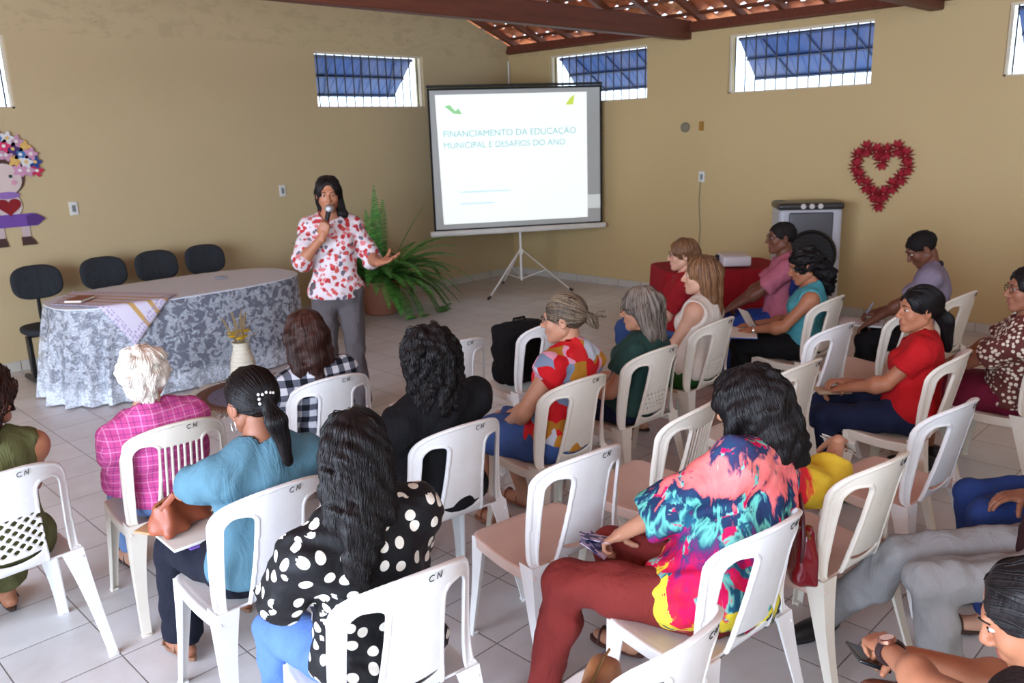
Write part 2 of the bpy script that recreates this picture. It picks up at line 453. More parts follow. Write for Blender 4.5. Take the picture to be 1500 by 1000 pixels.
for y in (5.43, 2.82, .2):
    b_ = MB().rbox((4.6, y, 2.97), (7.5, .13, .2), .012, seg=1)
    b_.rbox((3.2, y, 4.1), (.12, .12, 2.1), .01, seg=1)
    i_ = {5.43: 4, 2.82: 5, .2: 6}[y]
    tag(b_.build('trim_%d' % i_, M_beam), kind='structure')
# corner pipe above the screen
cp = MB().tube([(XW - .03, YW - .03, 2.35), (XW - .03, YW - .03, 2.86)], .014, 8).build('wall_conduit', plain('white_pvc', (226, 222, 210), .4)); tag(cp, 'short white plastic conduit running down the corner above the screen', 'pipe')

# ================================================================== CAMERA, LIGHT
yaw, pit, rol = math.radians(45.02), math.radians(14.11), math.radians(1.87)
fwd = Vector((math.sin(yaw) * math.cos(pit), math.cos(yaw) * math.cos(pit), -math.sin(pit)))
rt = Vector((math.cos(yaw), -math.sin(yaw), 0)); dn = fwd.cross(rt)
r2 = math.cos(rol) * rt + math.sin(rol) * dn; d2 = -math.sin(rol) * rt + math.cos(rol) * dn
cam = bpy.data.cameras.new('camera'); co = bpy.data.objects.new('camera', cam); COL.objects.link(co)
cam.sensor_width = 22.3; cam.lens = 1213.57 / 1500 * 22.3
co.matrix_world = Matrix(((r2.x, -d2.x, -fwd.x, 0), (r2.y, -d2.y, -fwd.y, 0), (r2.z, -d2.z, -fwd.z, 1.93), (0, 0, 0, 1)))
cam.clip_start = .05
cam.dof.use_dof = True; cam.dof.focus_distance = 2.2; cam.dof.aperture_fstop = 4.0
scene.camera = co
w = bpy.data.worlds.new('daylight'); scene.world = w; w.use_nodes = True
bg = w.node_tree.nodes['Background']; bg.inputs[0].default_value = (.68, .83, 1.0, 1); bg.inputs[1].default_value = 4.0
# daylight entering through the open veranda side and the door behind the audience
def area(name, loc, rot, sx, sy, power, col):
    l = bpy.data.lights.new(name, 'AREA'); l.shape = 'RECTANGLE'; l.size = sx; l.size_y = sy; l.energy = power; l.color = col
    o = bpy.data.objects.new(name, l); COL.objects.link(o); o.location = loc; o.rotation_euler = rot; return o
area('veranda_daylight', (-3.6, 1.2, 1.7), (0, math.radians(-90), 0), 2.6, 6.5, 850, (.68, .80, 1.0))
scene.cycles.use_denoising = True
scene.cycles.max_bounces = 6; scene.cycles.diffuse_bounces = 4; scene.cycles.glossy_bounces = 3; scene.cycles.transparent_max_bounces = 8
scene.cycles.caustics_reflective = False; scene.cycles.caustics_refractive = False; scene.cycles.sample_clamp_indirect = 8
vs = scene.view_settings; vs.view_transform = 'Standard'; vs.look = 'None'; vs.gamma = 1; vs.use_curve_mapping = False; vs.exposure = 0.06
# ================================================================== PLASTIC CHAIRS
def chaik(p, n=3):
    p = [np.array(q, float) for q in p]
    for _ in range(n):
        q = [p[0]]
        for a, b in zip(p[:-1], p[1:]): q += [.75 * a + .25 * b, .25 * a + .75 * b]
        q.append(p[-1]); p = q
    return np.array(p)
PROF = chaik([(-.300, .868), (-.272, .75), (-.243, .62), (-.216, .51), (-.198, .445), (-.165, .418), (-.09, .411), (.0, .410), (.11, .422), (.175, .428), (.205, .418)])
PS = np.concatenate([[0], np.cumsum(np.linalg.norm(np.diff(PROF, axis=0), axis=1))]); PL = PS[-1]
def chair_pt(x, s, w):
    """x across, s along the profile from the top, w off the surface (+ = up / front side)"""
    s = np.asarray(s, float); x = np.asarray(x, float)
    se = np.clip(s, 0, PL)
    y = np.interp(se, PS, PROF[:, 0]); z = np.interp(se, PS, PROF[:, 1])
    y1 = np.interp(np.clip(se + .01, 0, PL), PS, PROF[:, 0]); z1 = np.interp(np.clip(se + .01, 0, PL), PS, PROF[:, 1])
    y0 = np.interp(np.clip(se - .01, 0, PL), PS, PROF[:, 0]); z0 = np.interp(np.clip(se - .01, 0, PL), PS, PROF[:, 1])
    ty, tz = y1 - y0, z1 - z0; n = np.sqrt(ty * ty + tz * tz) + 1e-9; ty, tz = ty / n, tz / n
    ex = s - se; y = y + ex * ty; z = z + ex * tz
    ny, nz = -tz, ty            # normal pointing forward on the back, up on the seat
    cv = np.clip(1 - se / .44, 0, 1) ** .4
    y = y + ny * w + cv * .092 * np.abs(x / .205) ** 2.5; z = z + nz * w
    sag = np.clip((se - .47) / .1, 0, 1) * np.clip((PL - se) / .08, 0, 1)
    z = z - sag * .012 * (1 - np.clip(np.abs(x) / .2, 0, 1) ** 2)
    return np.stack([x, y, z], -1)
SB = .455        # where the back ends and the seat begins
def back_field(X, S, W, style):
    ax = np.abs(X)
    hw = .212 + .012 * np.clip(S / .45, 0, 1)
    top = .010 + .075 * (ax / .212) ** 2.6
    d = smax(ax - hw, top - S, .05)
    # side openings
    xi = .088 + .022 * np.clip((S - .1) / .33, 0, 1) ** 2; xo = hw - .040
    do = smax(smax(xi - ax, ax - xo, .02), smax(top + .058 + .35 * np.clip(.15 - ax, 0, 1) - S, S - (.60), .02), .035)
    d = np.maximum(d, -do)
    edge = np.minimum(np.abs(d), 9)
    # seat-side slot low on the panel
    sc = .405 - 9 * X * X * .25
    dl = np.maximum(np.abs(S - sc) / .010 - np.sqrt(np.clip(1 - (X / .088) ** 2, 0, 1)), -1) * .010
    dl = np.where(ax < .088, dl, .02)
    d = np.maximum(d, -dl)
    if style == 'slats':
        u = np.abs(((X + .0125) % .025) - .0125) - .0065
        dh = np.maximum(np.maximum(u, ax - .080), np.maximum(.112 - S, S - .375)); d = np.maximum(d, -dh)
    if style == 'lattice':
        p = .030; u = (((X + S) / 1.414) % p) - p / 2; v = (((X - S) / 1.414) % p) - p / 2
        dh = np.maximum(np.maximum(np.abs(u), np.abs(v)) - .0088, np.maximum(ax - .098, np.maximum(.215 - S, S - .372))); d = np.maximum(d, -dh)
    if style == 'holes':
        p = .026; j = np.floor(S / p); u = ((X + (j % 2) * p / 2) % p) - p / 2; v = (S % p) - p / 2
        dh = np.maximum(np.sqrt(u * u + v * v) - .0055, np.maximum(ax - (.075 - .0 * S), np.maximum(.26 - S, S - .372))); d = np.maximum(d, -dh)
    t = np.where(edge < .011, .0085, .0045)
    return smax(d, np.abs(W) - t, .004)
def seat_field(X, S, W):
    ax = np.abs(X); hw = .224 + .004 * np.sin(np.clip((S - SB) / (PL - SB), 0, 1) * PI)
    d = smax(ax - hw, S - PL, .09)
    t = np.maximum(d, np.abs(W) - .0045)
    rim = np.maximum(np.abs(d + .005) - .0055, np.abs(W + .018) - .022)
    r = smin(t, rim, .006)
    return np.maximum(r, SB - .004 - S)
def warp_mesh(field, ax):
    G = np.meshgrid(*ax, indexing='ij'); D = field(*G)
    D[0] = D[-1] = .5; D[:, 0] = D[:, -1] = .5; D[:, :, 0] = D[:, :, -1] = .5
    v, f = nets(D, ax); v = relax(v, f, 1, .4)
    return chair_pt(v[:, 0], v[:, 1], v[:, 2]), f
def plastic(name, rgb, warm):
    m = N(name); co = m.coord(); c = lin(rgb); sp = m.sep(co)
    dirt = m.ramp(m.noise(co, 6, 5, .65), [(.42, (0, 0, 0)), (.8, (1, 1, 1))])
    col = m.mix(m.math('MULTIPLY', dirt, .4), c, lin(warm))
    m.bsdf(col, .36, m.bump(m.noise(co, 120, 3), .06, .003), Specular_IOR_Level=.5); return m.m
M_pl = plastic('white_chair_plastic', (232, 232, 230), (206, 196, 186)); M_pl2 = plastic('cream_chair_plastic', (224, 218, 204), (196, 184, 168))
M_seatp = plastic('roof_tinted_chair_seat', (214, 186, 172), (190, 158, 142)); M_ink = plain('marker_ink', (24, 30, 28), .5)  # pinkish seat colour has the warm tile roof's reflection painted in
def chair_leg(front, side):
    if front: top, bot = np.array([side * .200, .168, .425]), np.array([side * .228, .185, .0])
    else: top, bot = np.array([side * .206, -.185, .440]), np.array([side * .236, -.285, .0])
    fy = 1 if front else -1; mb = MB(); V = []; L = 8
    for i in range(L + 1):
        t = i / L; w = .050 * (1 - t) ** 2 * .9 + .034; d = (.046 * (1 - t) ** 2 + .030); th = .0055
        c = top + (bot - top) * t; c = c + np.array([0, fy * .012 * math.sin(t * PI) * -1, 0])
        ox, oy = -side, -fy            # arms run inward from the outer corner
        for (a, b) in ((0, 0), (w, 0), (w, th), (th, th), (th, d), (0, d)): V.append((c[0] + ox * a + side * .02, c[1] + oy * b + fy * .014, c[2]))
    F = [(i * 6 + k, i * 6 + (k + 1) % 6, (i + 1) * 6 + (k + 1) % 6, (i + 1) * 6 + k) for i in range(L) for k in range(6)]
    F += [(0, 1, 2, 3), (0, 3, 4, 5), (L * 6 + 3, L * 6 + 2, L * 6 + 1, L * 6), (L * 6 + 5, L * 6 + 4, L * 6 + 3, L * 6)]
    mb.add(V, F)
    b = bot + np.array([side * .02 - side * .014, fy * .014 - fy * .013, .006]); mb.rbox(b, (.034, .030, .012), .003, seg=1)
    return mb
def cn_mark():
    mb = MB(); s0, x0, h = .036, .032, .019
    C = [(x0 + .0095 * math.cos(a), s0 + h / 2 * math.sin(a)) for a in np.linspace(-.9, -5.4, 12)]
    Nn = [(x0 + .016, s0 + h / 2), (x0 + .018, s0 - h / 2), (x0 + .028, s0 + h / 2), (x0 + .031, s0 - h / 2 - .002)]
    for st in (C, Nn):
        q = []
        for a, b in zip(st[:-1], st[1:]):
            for t in np.linspace(0, 1, 4)[:-1]: q.append((a[0] + (b[0] - a[0]) * t, a[1] + (b[1] - a[1]) * t))
        q.append(st[-1]); P = [chair_pt(p[0], p[1], -.0085) for p in q]
        mb.tube(P, .0013, 6)
    return mb
_bx = np.arange(-.245, .246, .0045); _bs = np.arange(-.01, SB + .012, .0045); _bw = np.arange(-.0165, .017, .003)
_sx = np.arange(-.25, .251, .005); _ss = np.arange(SB - .02, PL + .03, .005); _sw = np.arange(-.05, .016, .003)
CH = {}
def make_chair(style, mat, seatm):
    t = bpy.data.objects.new('plastic_chair', None); COL.objects.link(t); t.empty_display_size = .1
    v, f = warp_mesh(lambda X, S, W: np.maximum(back_field(X, S, W, style), S - SB), [_bx, _bs, _bw]); qmesh('backrest', [(v, f)], mat, t)
    v, f = warp_mesh(seat_field, [_sx, _ss, _sw]); qmesh('seat', [(v, f)], seatm, t)
    for fr in (True, False):
        for sd in (-1, 1): chair_leg(fr, sd).build('leg', mat, t)
    cn_mark().build('marker_lettering', M_ink, t)
    return t
def place(o, x, y, deg, label, group=None, cat='chair'):
    o.location = (x, y, 0); o.rotation_euler = (0, 0, math.radians(deg)); return tag(o, label, cat, group)
CHAIRS = [ # key, style, material, seat, x, y, heading, label
 ('A', 'lattice', 0, 0, .64, 3.43, 3, 'white plastic chair with diamond lattice back at the left edge, under the woman in olive'),
 ('B', 'slats', 1, 0, 1.30, 3.45, -5, 'off-white plastic chair with vertical back slats under the white-haired woman in pink plaid'),
 ('C', 'plain', 0, 0, 1.23, 2.58, -2, 'white plastic chair under the woman in the plain teal T-shirt'),
 ('D', 'plain', 0, 0, 1.21, 1.81, -9, 'white plastic chair under the woman in the polka dot blouse, nearest the camera'),
 ('E', 'plain', 0, 0, 2.10, 3.50, -10, 'white plastic chair under the woman in the black and white flannel shirt'),
 ('F', 'plain', 0, 0, 2.93, 3.55, -8, 'white plastic chair just right of the curly-haired head of the woman in black'),
 ('G', 'plain', 0, 0, 2.05, 2.54, -8, 'white plastic chair under the curly-haired woman in black'),
 ('H', 'plain', 0, 1, 2.14, 1.99, -8, 'empty white plastic chair right of the polka dot woman, seat tinted with pinkish roof reflection'),
 ('I', 'plain', 1, 0, 2.80, 2.58, -6, 'white plastic chair under the woman in the red and ochre patchwork blouse'),
 ('J', 'plain', 0, 0, 3.56, 3.44, -7, 'white plastic chair in the front row holding a black backpack'),
 ('K', 'holes', 1, 0, 3.44, 2.61, -4, 'white plastic chair with small holes low in its back, under the dark green T-shirt'),
 ('L', 'holes', 1, 0, 4.18, 2.71, -2, 'white plastic chair with perforated back under the woman in the white sleeveless top'),
 ('M', 'slats', 1, 1, 2.76, 1.97, 4, 'empty beige plastic chair with slats just left of the tie-dye woman\'s head'),
 ('N', 'plain', 1, 0, 3.64, 1.93, -4, 'white plastic chair half hidden behind the black bob of the tie-dye woman'),
 ('O', 'plain', 0, 0, 4.48, 2.12, -8, 'empty white plastic chair directly behind the woman in turquoise'),
 ('P', 'plain', 1, 0, 5.15, 2.47, -1, 'white plastic chair under the woman in the turquoise sleeveless top'),
 ('Q', 'plain', 1, 1, 5.08, 1.98, 2, 'empty cream plastic chair in front of the woman in the red T-shirt'),
 ('R', 'plain', 1, 0, 4.19, 1.44, 2, 'cream plastic chair under the young woman in the red T-shirt'),
 ('S', 'plain', 0, 1, 3.47, 1.20, -8, 'empty white plastic chair seen from its side, behind the woman in red'),
 ('T', 'plain', 0, 0, 2.05, 1.26, -5, 'white plastic chair under the woman in the tie-dye blouse'),
 ('U', 'plain', 0, 0, 1.42, 1.15, 0, 'white plastic chair cut off by the bottom edge, only its back rail showing'),
 ('V', 'plain', 1, 0, 5.78, 1.87, -5, 'cream plastic chair under the man in the lavender polo shirt'),
 ('W', 'plain', 1, 0, 4.88, 1.17, 0, 'cream plastic chair at the right edge under the woman in brown dots'),
 ('X', 'plain', 1, 1, 2.72, 1.20, -8, 'white plastic chair right of the tie-dye woman, under her outstretched sleeve'),
]
MP_ = [M_pl, M_pl2]
for key, st, mi, si, x, y, h, lab in CHAIRS:
    k = (st, mi, si)
    if k not in CH: o = make_chair(st, MP_[mi], M_seatp if si else MP_[mi]); CH[k] = o
    else: o = copy_tree(CH[k])
    place(o, x, y, h, lab, 'white plastic audience chairs')
CHP = {c[0]: (c[4], c[5], math.radians(c[6])) for c in CHAIRS}
# ================================================================== PEOPLE
def nrm(v): v = np.array(v, float); return v / (np.linalg.norm(v) + 1e-9)
def xf(vf, R, t, s=1.0): return (vf[0] * s) @ np.array(R).T + np.array(t, float), vf[1]
def mirror(vf): return vf[0] * np.array([-1, 1, 1]), vf[1][:, ::-1]
def wrinkle(amp, seed, f=1.0):
    r = np.random.RandomState(seed); D = r.normal(size=(5, 3)); D /= np.linalg.norm(D, axis=1)[:, None]; D *= np.array([48, 64, 80, 105, 130])[:, None] * f; ph = r.rand(5) * 6; A = np.array([1, .8, .6, .45, .3]) * amp
    def fn(P):
        o = 0
        for d, p, a in zip(D, ph, A): o = o + a * np.sin(P @ d + p + 1.3 * np.sin(P @ (d[[1, 2, 0]] * .45)))
        return o
    return fn
_head = {}
def head_mesh(kind):
    if kind in _head: return _head[kind]
    s = SDF(); m = kind == 'man'
    s.ell((0, -.015, .035), (.075, .095, .083), k=.03)
    s.ell((0, .022, -.033), (.060, .068, .080), k=.03)
    for q in (-1, 1):
        s.cone((q * .048, -.008, -.055), (q * .012, .060, -.097), .024 if m else .021, .020 if m else .017, k=.03)
        s.ell((q * .036, .056, -.026), (.024, .024, .026), k=.02)
    s.ell((0, .068, -.100), (.021, .019, .016), k=.02)
    s.cone((-.032, .078, .027), (.032, .078, .027), .013, k=.018)
    s.cone((0, .084, .016), (0, .110, -.026), .0075, .0105, k=.012)
    s.ell((0, .107, -.030), (.013, .012, .010), k=.008)
    for q in (-1, 1): s.ell((q * .012, .098, -.034), (.009, .011, .0075), k=.008)
    s.ell((0, .081, -.062), (.027, .015, .017), k=.012)
    for q in (-1, 1): s.ell((q * .031, .100, .006), (.019, .016, .0125), k=.012, op='-')
    for q in (-1, 1):
        s.ell((q * .079, -.014, -.008), (.008, .019, .031), rotm(-.15, 0, -q * .35), k=.008)
        s.ell((q * .087, -.010, -.006), (.006, .010, .018), rotm(-.15, 0, -q * .35), k=.005, op='-')
    v, f = s.grid(.0048); v = relax(v, f, 1, .3); _head[kind] = (v, f); return v, f
def finger_chain(root, d, z, L, curl, r):
    """root, direction d, back-of-hand normal z; returns joints"""
    p = np.array(root, float); P = [p]; d = nrm(d); ax = nrm(np.cross(d, z))
    for i, l in enumerate((.46, .31, .23)):
        a = -curl * (1, 1.15, .8)[i]
        c, s_ = math.cos(a), math.sin(a)
        d = d * c + np.cross(ax, d) * s_; p = p + d * L * l; P.append(p)
    return P
_hand = {}
def hand_mesh(pose):
    """right hand, wrist at origin, fingers +y, back of hand +z, thumb on -x side"""
    if pose in _hand: return _hand[pose]
    s = SDF(); curl = {'relaxed': .38, 'flat': .10, 'grip': 1.15, 'fold': .62, 'open': .16, 'pinch': .75}[pose]
    s.ell((0, .045, 0), (.036, .050, .014), k=.012)
    s.cone((0, -.02, 0), (0, .02, 0), .024, .023, k=.015)
    s.ell((-.024, .032, -.006), (.016, .030, .014), k=.012)
    z = np.array([0, 0, 1.])
    for i, (x, y, L, r) in enumerate(((-.027, .083, .068, .0084), (-.009, .089, .076, .0086), (.010, .086, .071, .0083), (.027, .077, .056, .0074))):
        sp = {'open': .13, 'flat': .09}.get(pose, .035) * (i - 1.5)
        s.cone((x * .6, .03, 0), (x, y, 0), .011, r * 1.12, k=.008)
        P = finger_chain((x, y, 0), (sp, 1, 0), z, L, curl * (1 + .10 * i) * (.92 if i == 0 else 1), r)
        for j in range(3): s.cone(P[j], P[j + 1], r * (1.06 - .1 * j), r * (.98 - .12 * j), k=.0025)
    tc = {'grip': .55, 'pinch': .5, 'fold': .3}.get(pose, .22)
    td = {'grip': (-.45, .75, -.75), 'pinch': (-.4, .8, -.7), 'open': (-.85, .65, -.1)}.get(pose, (-.62, .85, -.35))
    P = finger_chain((-.028, .028, -.006), td, nrm((.5, .1, .9)), .074, tc, .010)
    for j in range(3): s.cone(P[j], P[j + 1], (.0125, .0108, .0098)[j], (.0108, .0098, .0085)[j], k=.004)
    v, f = s.grid(.0036); v = relax(v, f, 1, .35); _hand[pose] = (v, f); return v, f
def ik(S, T, a, b, pole):
    S = V3(S); T = V3(T); d = T - S; L = np.linalg.norm(d)
    if L > (a + b) * .995: T = S + d / L * (a + b) * .995; d = T - S; L = (a + b) * .995
    u = d / L; x = (a * a - b * b + L * L) / (2 * L); h = math.sqrt(max(a * a - x * x, 0))
    p = np.array(pole, float); p = p - (p @ u) * u; p = nrm(p)
    return S + u * x + p * h, T
def frame(y, z):
    y = nrm(y); x = nrm(np.cross(y, z)); z = np.cross(x, y); return np.stack([x, y, z], 1)
# ---------------- hair
def hair_sdf(st, seed):
    k = st['kind']; t = st.get('t', .010); s = SDF()
    s.ell((0, -.017, .034), (.078 + t, .100 + t, .086 + t), k=.02)
    if 'nape' in st: s.plane((0, -.08, st['nape']), (0, .35, -1), .02)
    for (a, b, ra, rb) in st.get('locks', []): s.cone(a, b, ra, rb, k=st.get('k', .035))
    fo = st.get('face', (.074, .085, .112, .026))       # half width, depth, half height, centre drop
    s.ell((0, .128, -fo[3]), fo[:3], k=.012, op='-')
    if st.get('ears', False):
        for q in (-1, 1): s.ell((q * .10, .035, -.062), (.045, .075, .070), k=.012, op='-')
    if st.get('part'): s.cone((0, .09, .118), (0, -.02, .134), .004, .003, k=.012, op='-')
    s.warp(wrinkle(st.get('vol', .0022), seed, st.get('vf', 1.2)))
    for (c, r) in st.get('blobs', []): s.ell(c, r, k=.006)
    return s
def strands(s, v, st, seed, n, steps, step, width):
    r = np.random.RandomState(seed); P = v[r.randint(0, len(v), n)].copy()
    curl = st.get('curl', 0.); tie = st.get('tie'); tail = nrm(st.get('taildir', (0, -.35, -1))); crown = V3(st.get('crown', (0, -.02, .12)))
    def grad(P):
        e = .002; g = np.stack([s(P + np.eye(3)[i] * e) - s(P - np.eye(3)[i] * e) for i in range(3)], -1); return g / (np.linalg.norm(g, axis=1)[:, None] + 1e-9)
    off = r.rand(n)[:, None] * .0025 + .0006; ph = r.rand(n)[:, None] * 6; amp = curl * (.6 + .8 * r.rand(n)[:, None])
    pts = []; gs = []
    for i in range(steps):
        g = grad(P); P = P - g * (s(P)[:, None] - off); 
        pts.append(P.copy()); gs.append(g)
        D = (P - crown) * np.array([1.0, .9, .25]); D = D / (np.linalg.norm(D, axis=1)[:, None] + 1e-6) * np.clip(1.0 - (crown[2] - P[:, 2:3]) / .12, 0, 1) * 1.2 + np.array([0, -.12, -1.0])
        if tie is not None:
            w = tie - P; L = np.linalg.norm(w, axis=1)[:, None]; near = (P[:, 2:3] > tie[2] - .03) & (L > .035) & (P[:, 1:2] > tie[1] - .02)
            D = np.where(near, w / L, tail)
        D = D - (D * g).sum(1)[:, None] * g; D = D / (np.linalg.norm(D, axis=1)[:, None] + 1e-6)
        P = P + D * step
    pts = np.stack(pts, 1); gs = np.stack(gs, 1)
    T = np.gradient(pts, axis=1); T /= np.linalg.norm(T, axis=2)[:, :, None] + 1e-9
    side = np.cross(T, gs); side /= np.linalg.norm(side, axis=2)[:, :, None] + 1e-9
    a = np.arange(steps)[None, :]
    pts = pts + side * (amp * np.sin(a * step / .011 + ph))[:, :, None] + gs * (amp * .6 * (1 + np.cos(a * step / .011 + ph)))[:, :, None]
    w = width * np.sin(np.clip((a + .8) / (steps + .6), 0, 1) * PI)[:, :, None] ** .6
    V = np.stack([pts - side * w - gs * .002, pts + gs * w * .7, pts + side * w - gs * .002], 2).reshape(-1, 3)
    idx = np.arange(n * steps * 3).reshape(n, steps, 3); F = []
    for q in (0, 1): F.append(np.stack([idx[:, :-1, q], idx[:, 1:, q], idx[:, 1:, q + 1], idx[:, :-1, q + 1]], -1).reshape(-1, 4))
    return V, np.concatenate(F)
def build_hair(root, st, mat, Rh, hc, hs, seed, name='hair'):
    s = hair_sdf(st, seed); v, f = s.grid(st.get('res', .0065)); v = relax(v, f, 1, .4)
    parts = [xf((v, f), Rh, hc, hs)]
    n = st.get('n', 500)
    if n:
        keep = v[s(v + 0) < .01]
        parts.append(xf(strands(s, keep, st, seed, n, st.get('steps', 14), st.get('step', .009), st.get('w', .0022)), Rh, hc, hs))
    return qmesh(name, parts, mat, root)
H_ = dict
def face_bits(root, Rh, hc, hs, skinm, hairmat, lips=(150, 80, 74), lid=True):
    def put(name, mb, mat):
        P = np.array(mb.v) * hs @ np.array(Rh).T + np.array(hc); mb.v = [tuple(p) for p in P]; return mb.build(name, mat, root)
    me = plain('eye_white', (196, 186, 178), .35); mi = plain('iris_dark', (30, 18, 12), .15)
    for q in (-1, 1):
        mb = MB(); n = 12
        prof = [(.0116 * math.sin(a), .0116 * math.cos(a)) for a in np.linspace(.01, PI - .01, 9)]
        mb.lathe(prof, n=n); P = np.array(mb.v); mb.v = [(q * .031 + p[0], .0745 + p[2], .006 + p[1] * .62) for p in P]
        o = put('eye', mb, me)
        m2 = MB(); m2.lathe([(.0062, .0), (.0062, .0014), (.003, .0022), (.0001, .0023)], n=12); P = np.array(m2.v); m2.v = [(q * .031 + p[0], .0745 + .0112 + p[2], .006 + p[1]) for p in P]
        P = np.array(m2.v) * hs @ np.array(Rh).T + np.array(hc); m2.v = [tuple(p) for p in P]; m2.build('iris', mi, o)
    for q in (-1, 1):
        eb = MB(); eb.tube([(q * .014, .0935, .026), (q * .028, .0935, .032), (q * .042, .084, .030), (q * .050, .074, .024)], [.0022, .003, .0026, .0012], 6); put('eyebrow', eb, hairmat)
    lp = MB()
    for (z, r, w) in ((-.0575, .0048, .021), (-.0675, .0058, .018)):
        lp.tube([(-w, .084, -.062), (-w * .5, .0925, z), (0, .0945, z), (w * .5, .0925, z), (w, .084, -.062)], [.002, r, r * 1.1, r, .002], 8)
    put('lips', lp, plain('lips_%d_%d_%d' % lips, lips, .4))
def glasses(root, Rh, hc, hs, mat, round_=True):
    mb = MB()
    for q in (-1, 1):
        mb.tube([(q * .034 + .022 * math.cos(a), .101 - .006 * abs(math.cos(a)), .006 + .018 * math.sin(a)) for a in np.linspace(0, 2 * PI, 17)], .0017, 6, cap=False)
        mb.tube([(q * .056, .096, .010), (q * .074, .06, .012), (q * .081, .0, .008), (q * .082, -.02, -.006)], .0017, 6)
    mb.tube([(-.012, .103, .010), (0, .106, .012), (.012, .103, .010)], .0017, 6)
    P = np.array(mb.v) * hs @ np.array(Rh).T + np.array(hc); mb.v = [tuple(p) for p in P]; g_ = mb.build('glasses', mat, root)
    return g_
def shoe(root, ankle, d, kind, mat, skinm):
    """footwear under an ankle; d = toe direction (horizontal)"""
    d = nrm((d[0], d[1], 0)); R = frame(d, (0, 0, 1)); z0 = ankle[2] - .075; o = np.array([ankle[0], ankle[1], max(z0, 0.0)])
    mb = MB()
    outline = [(.030 * math.sin(a) * (1.15 if math.cos(a) > 0 else .92), .045 + .118 * math.cos(a)) for a in np.linspace(0, 2 * PI, 20)[:-1]]
    m2 = MB(); m2.prism(outline, .016 if kind == 'sandal' else .02, 'z'); mb.add(np.array(m2.v) @ R.T + o, m2.f)
    if kind == 'sandal':
        for y in (.105, .02):
            mb.tube([R @ np.array([x, y, .016 + .048 * (1 - (x / .036) ** 2) ** .5 if abs(x) < .036 else .016]) + o for x in np.linspace(-.036, .036, 9)], .007, 6, flat=.5)
        return mb.build('sandal', mat, root)
    s = SDF(); s.ell((0, .045, .030), (.042, .130, .040), k=.02); s.ell((0, -.03, .05), (.036, .05, .05), k=.03)
    s.plane((0, 0, .004), (0, 0, -1)); s.plane((0, 0, .078), (0, 0, 1)); v, f = s.grid(.007)
    return qmesh('shoe', [(v @ R.T + o, f), (np.array(mb.v) , np.array([list(q) for q in mb.f if len(q) == 4]))], mat, root)
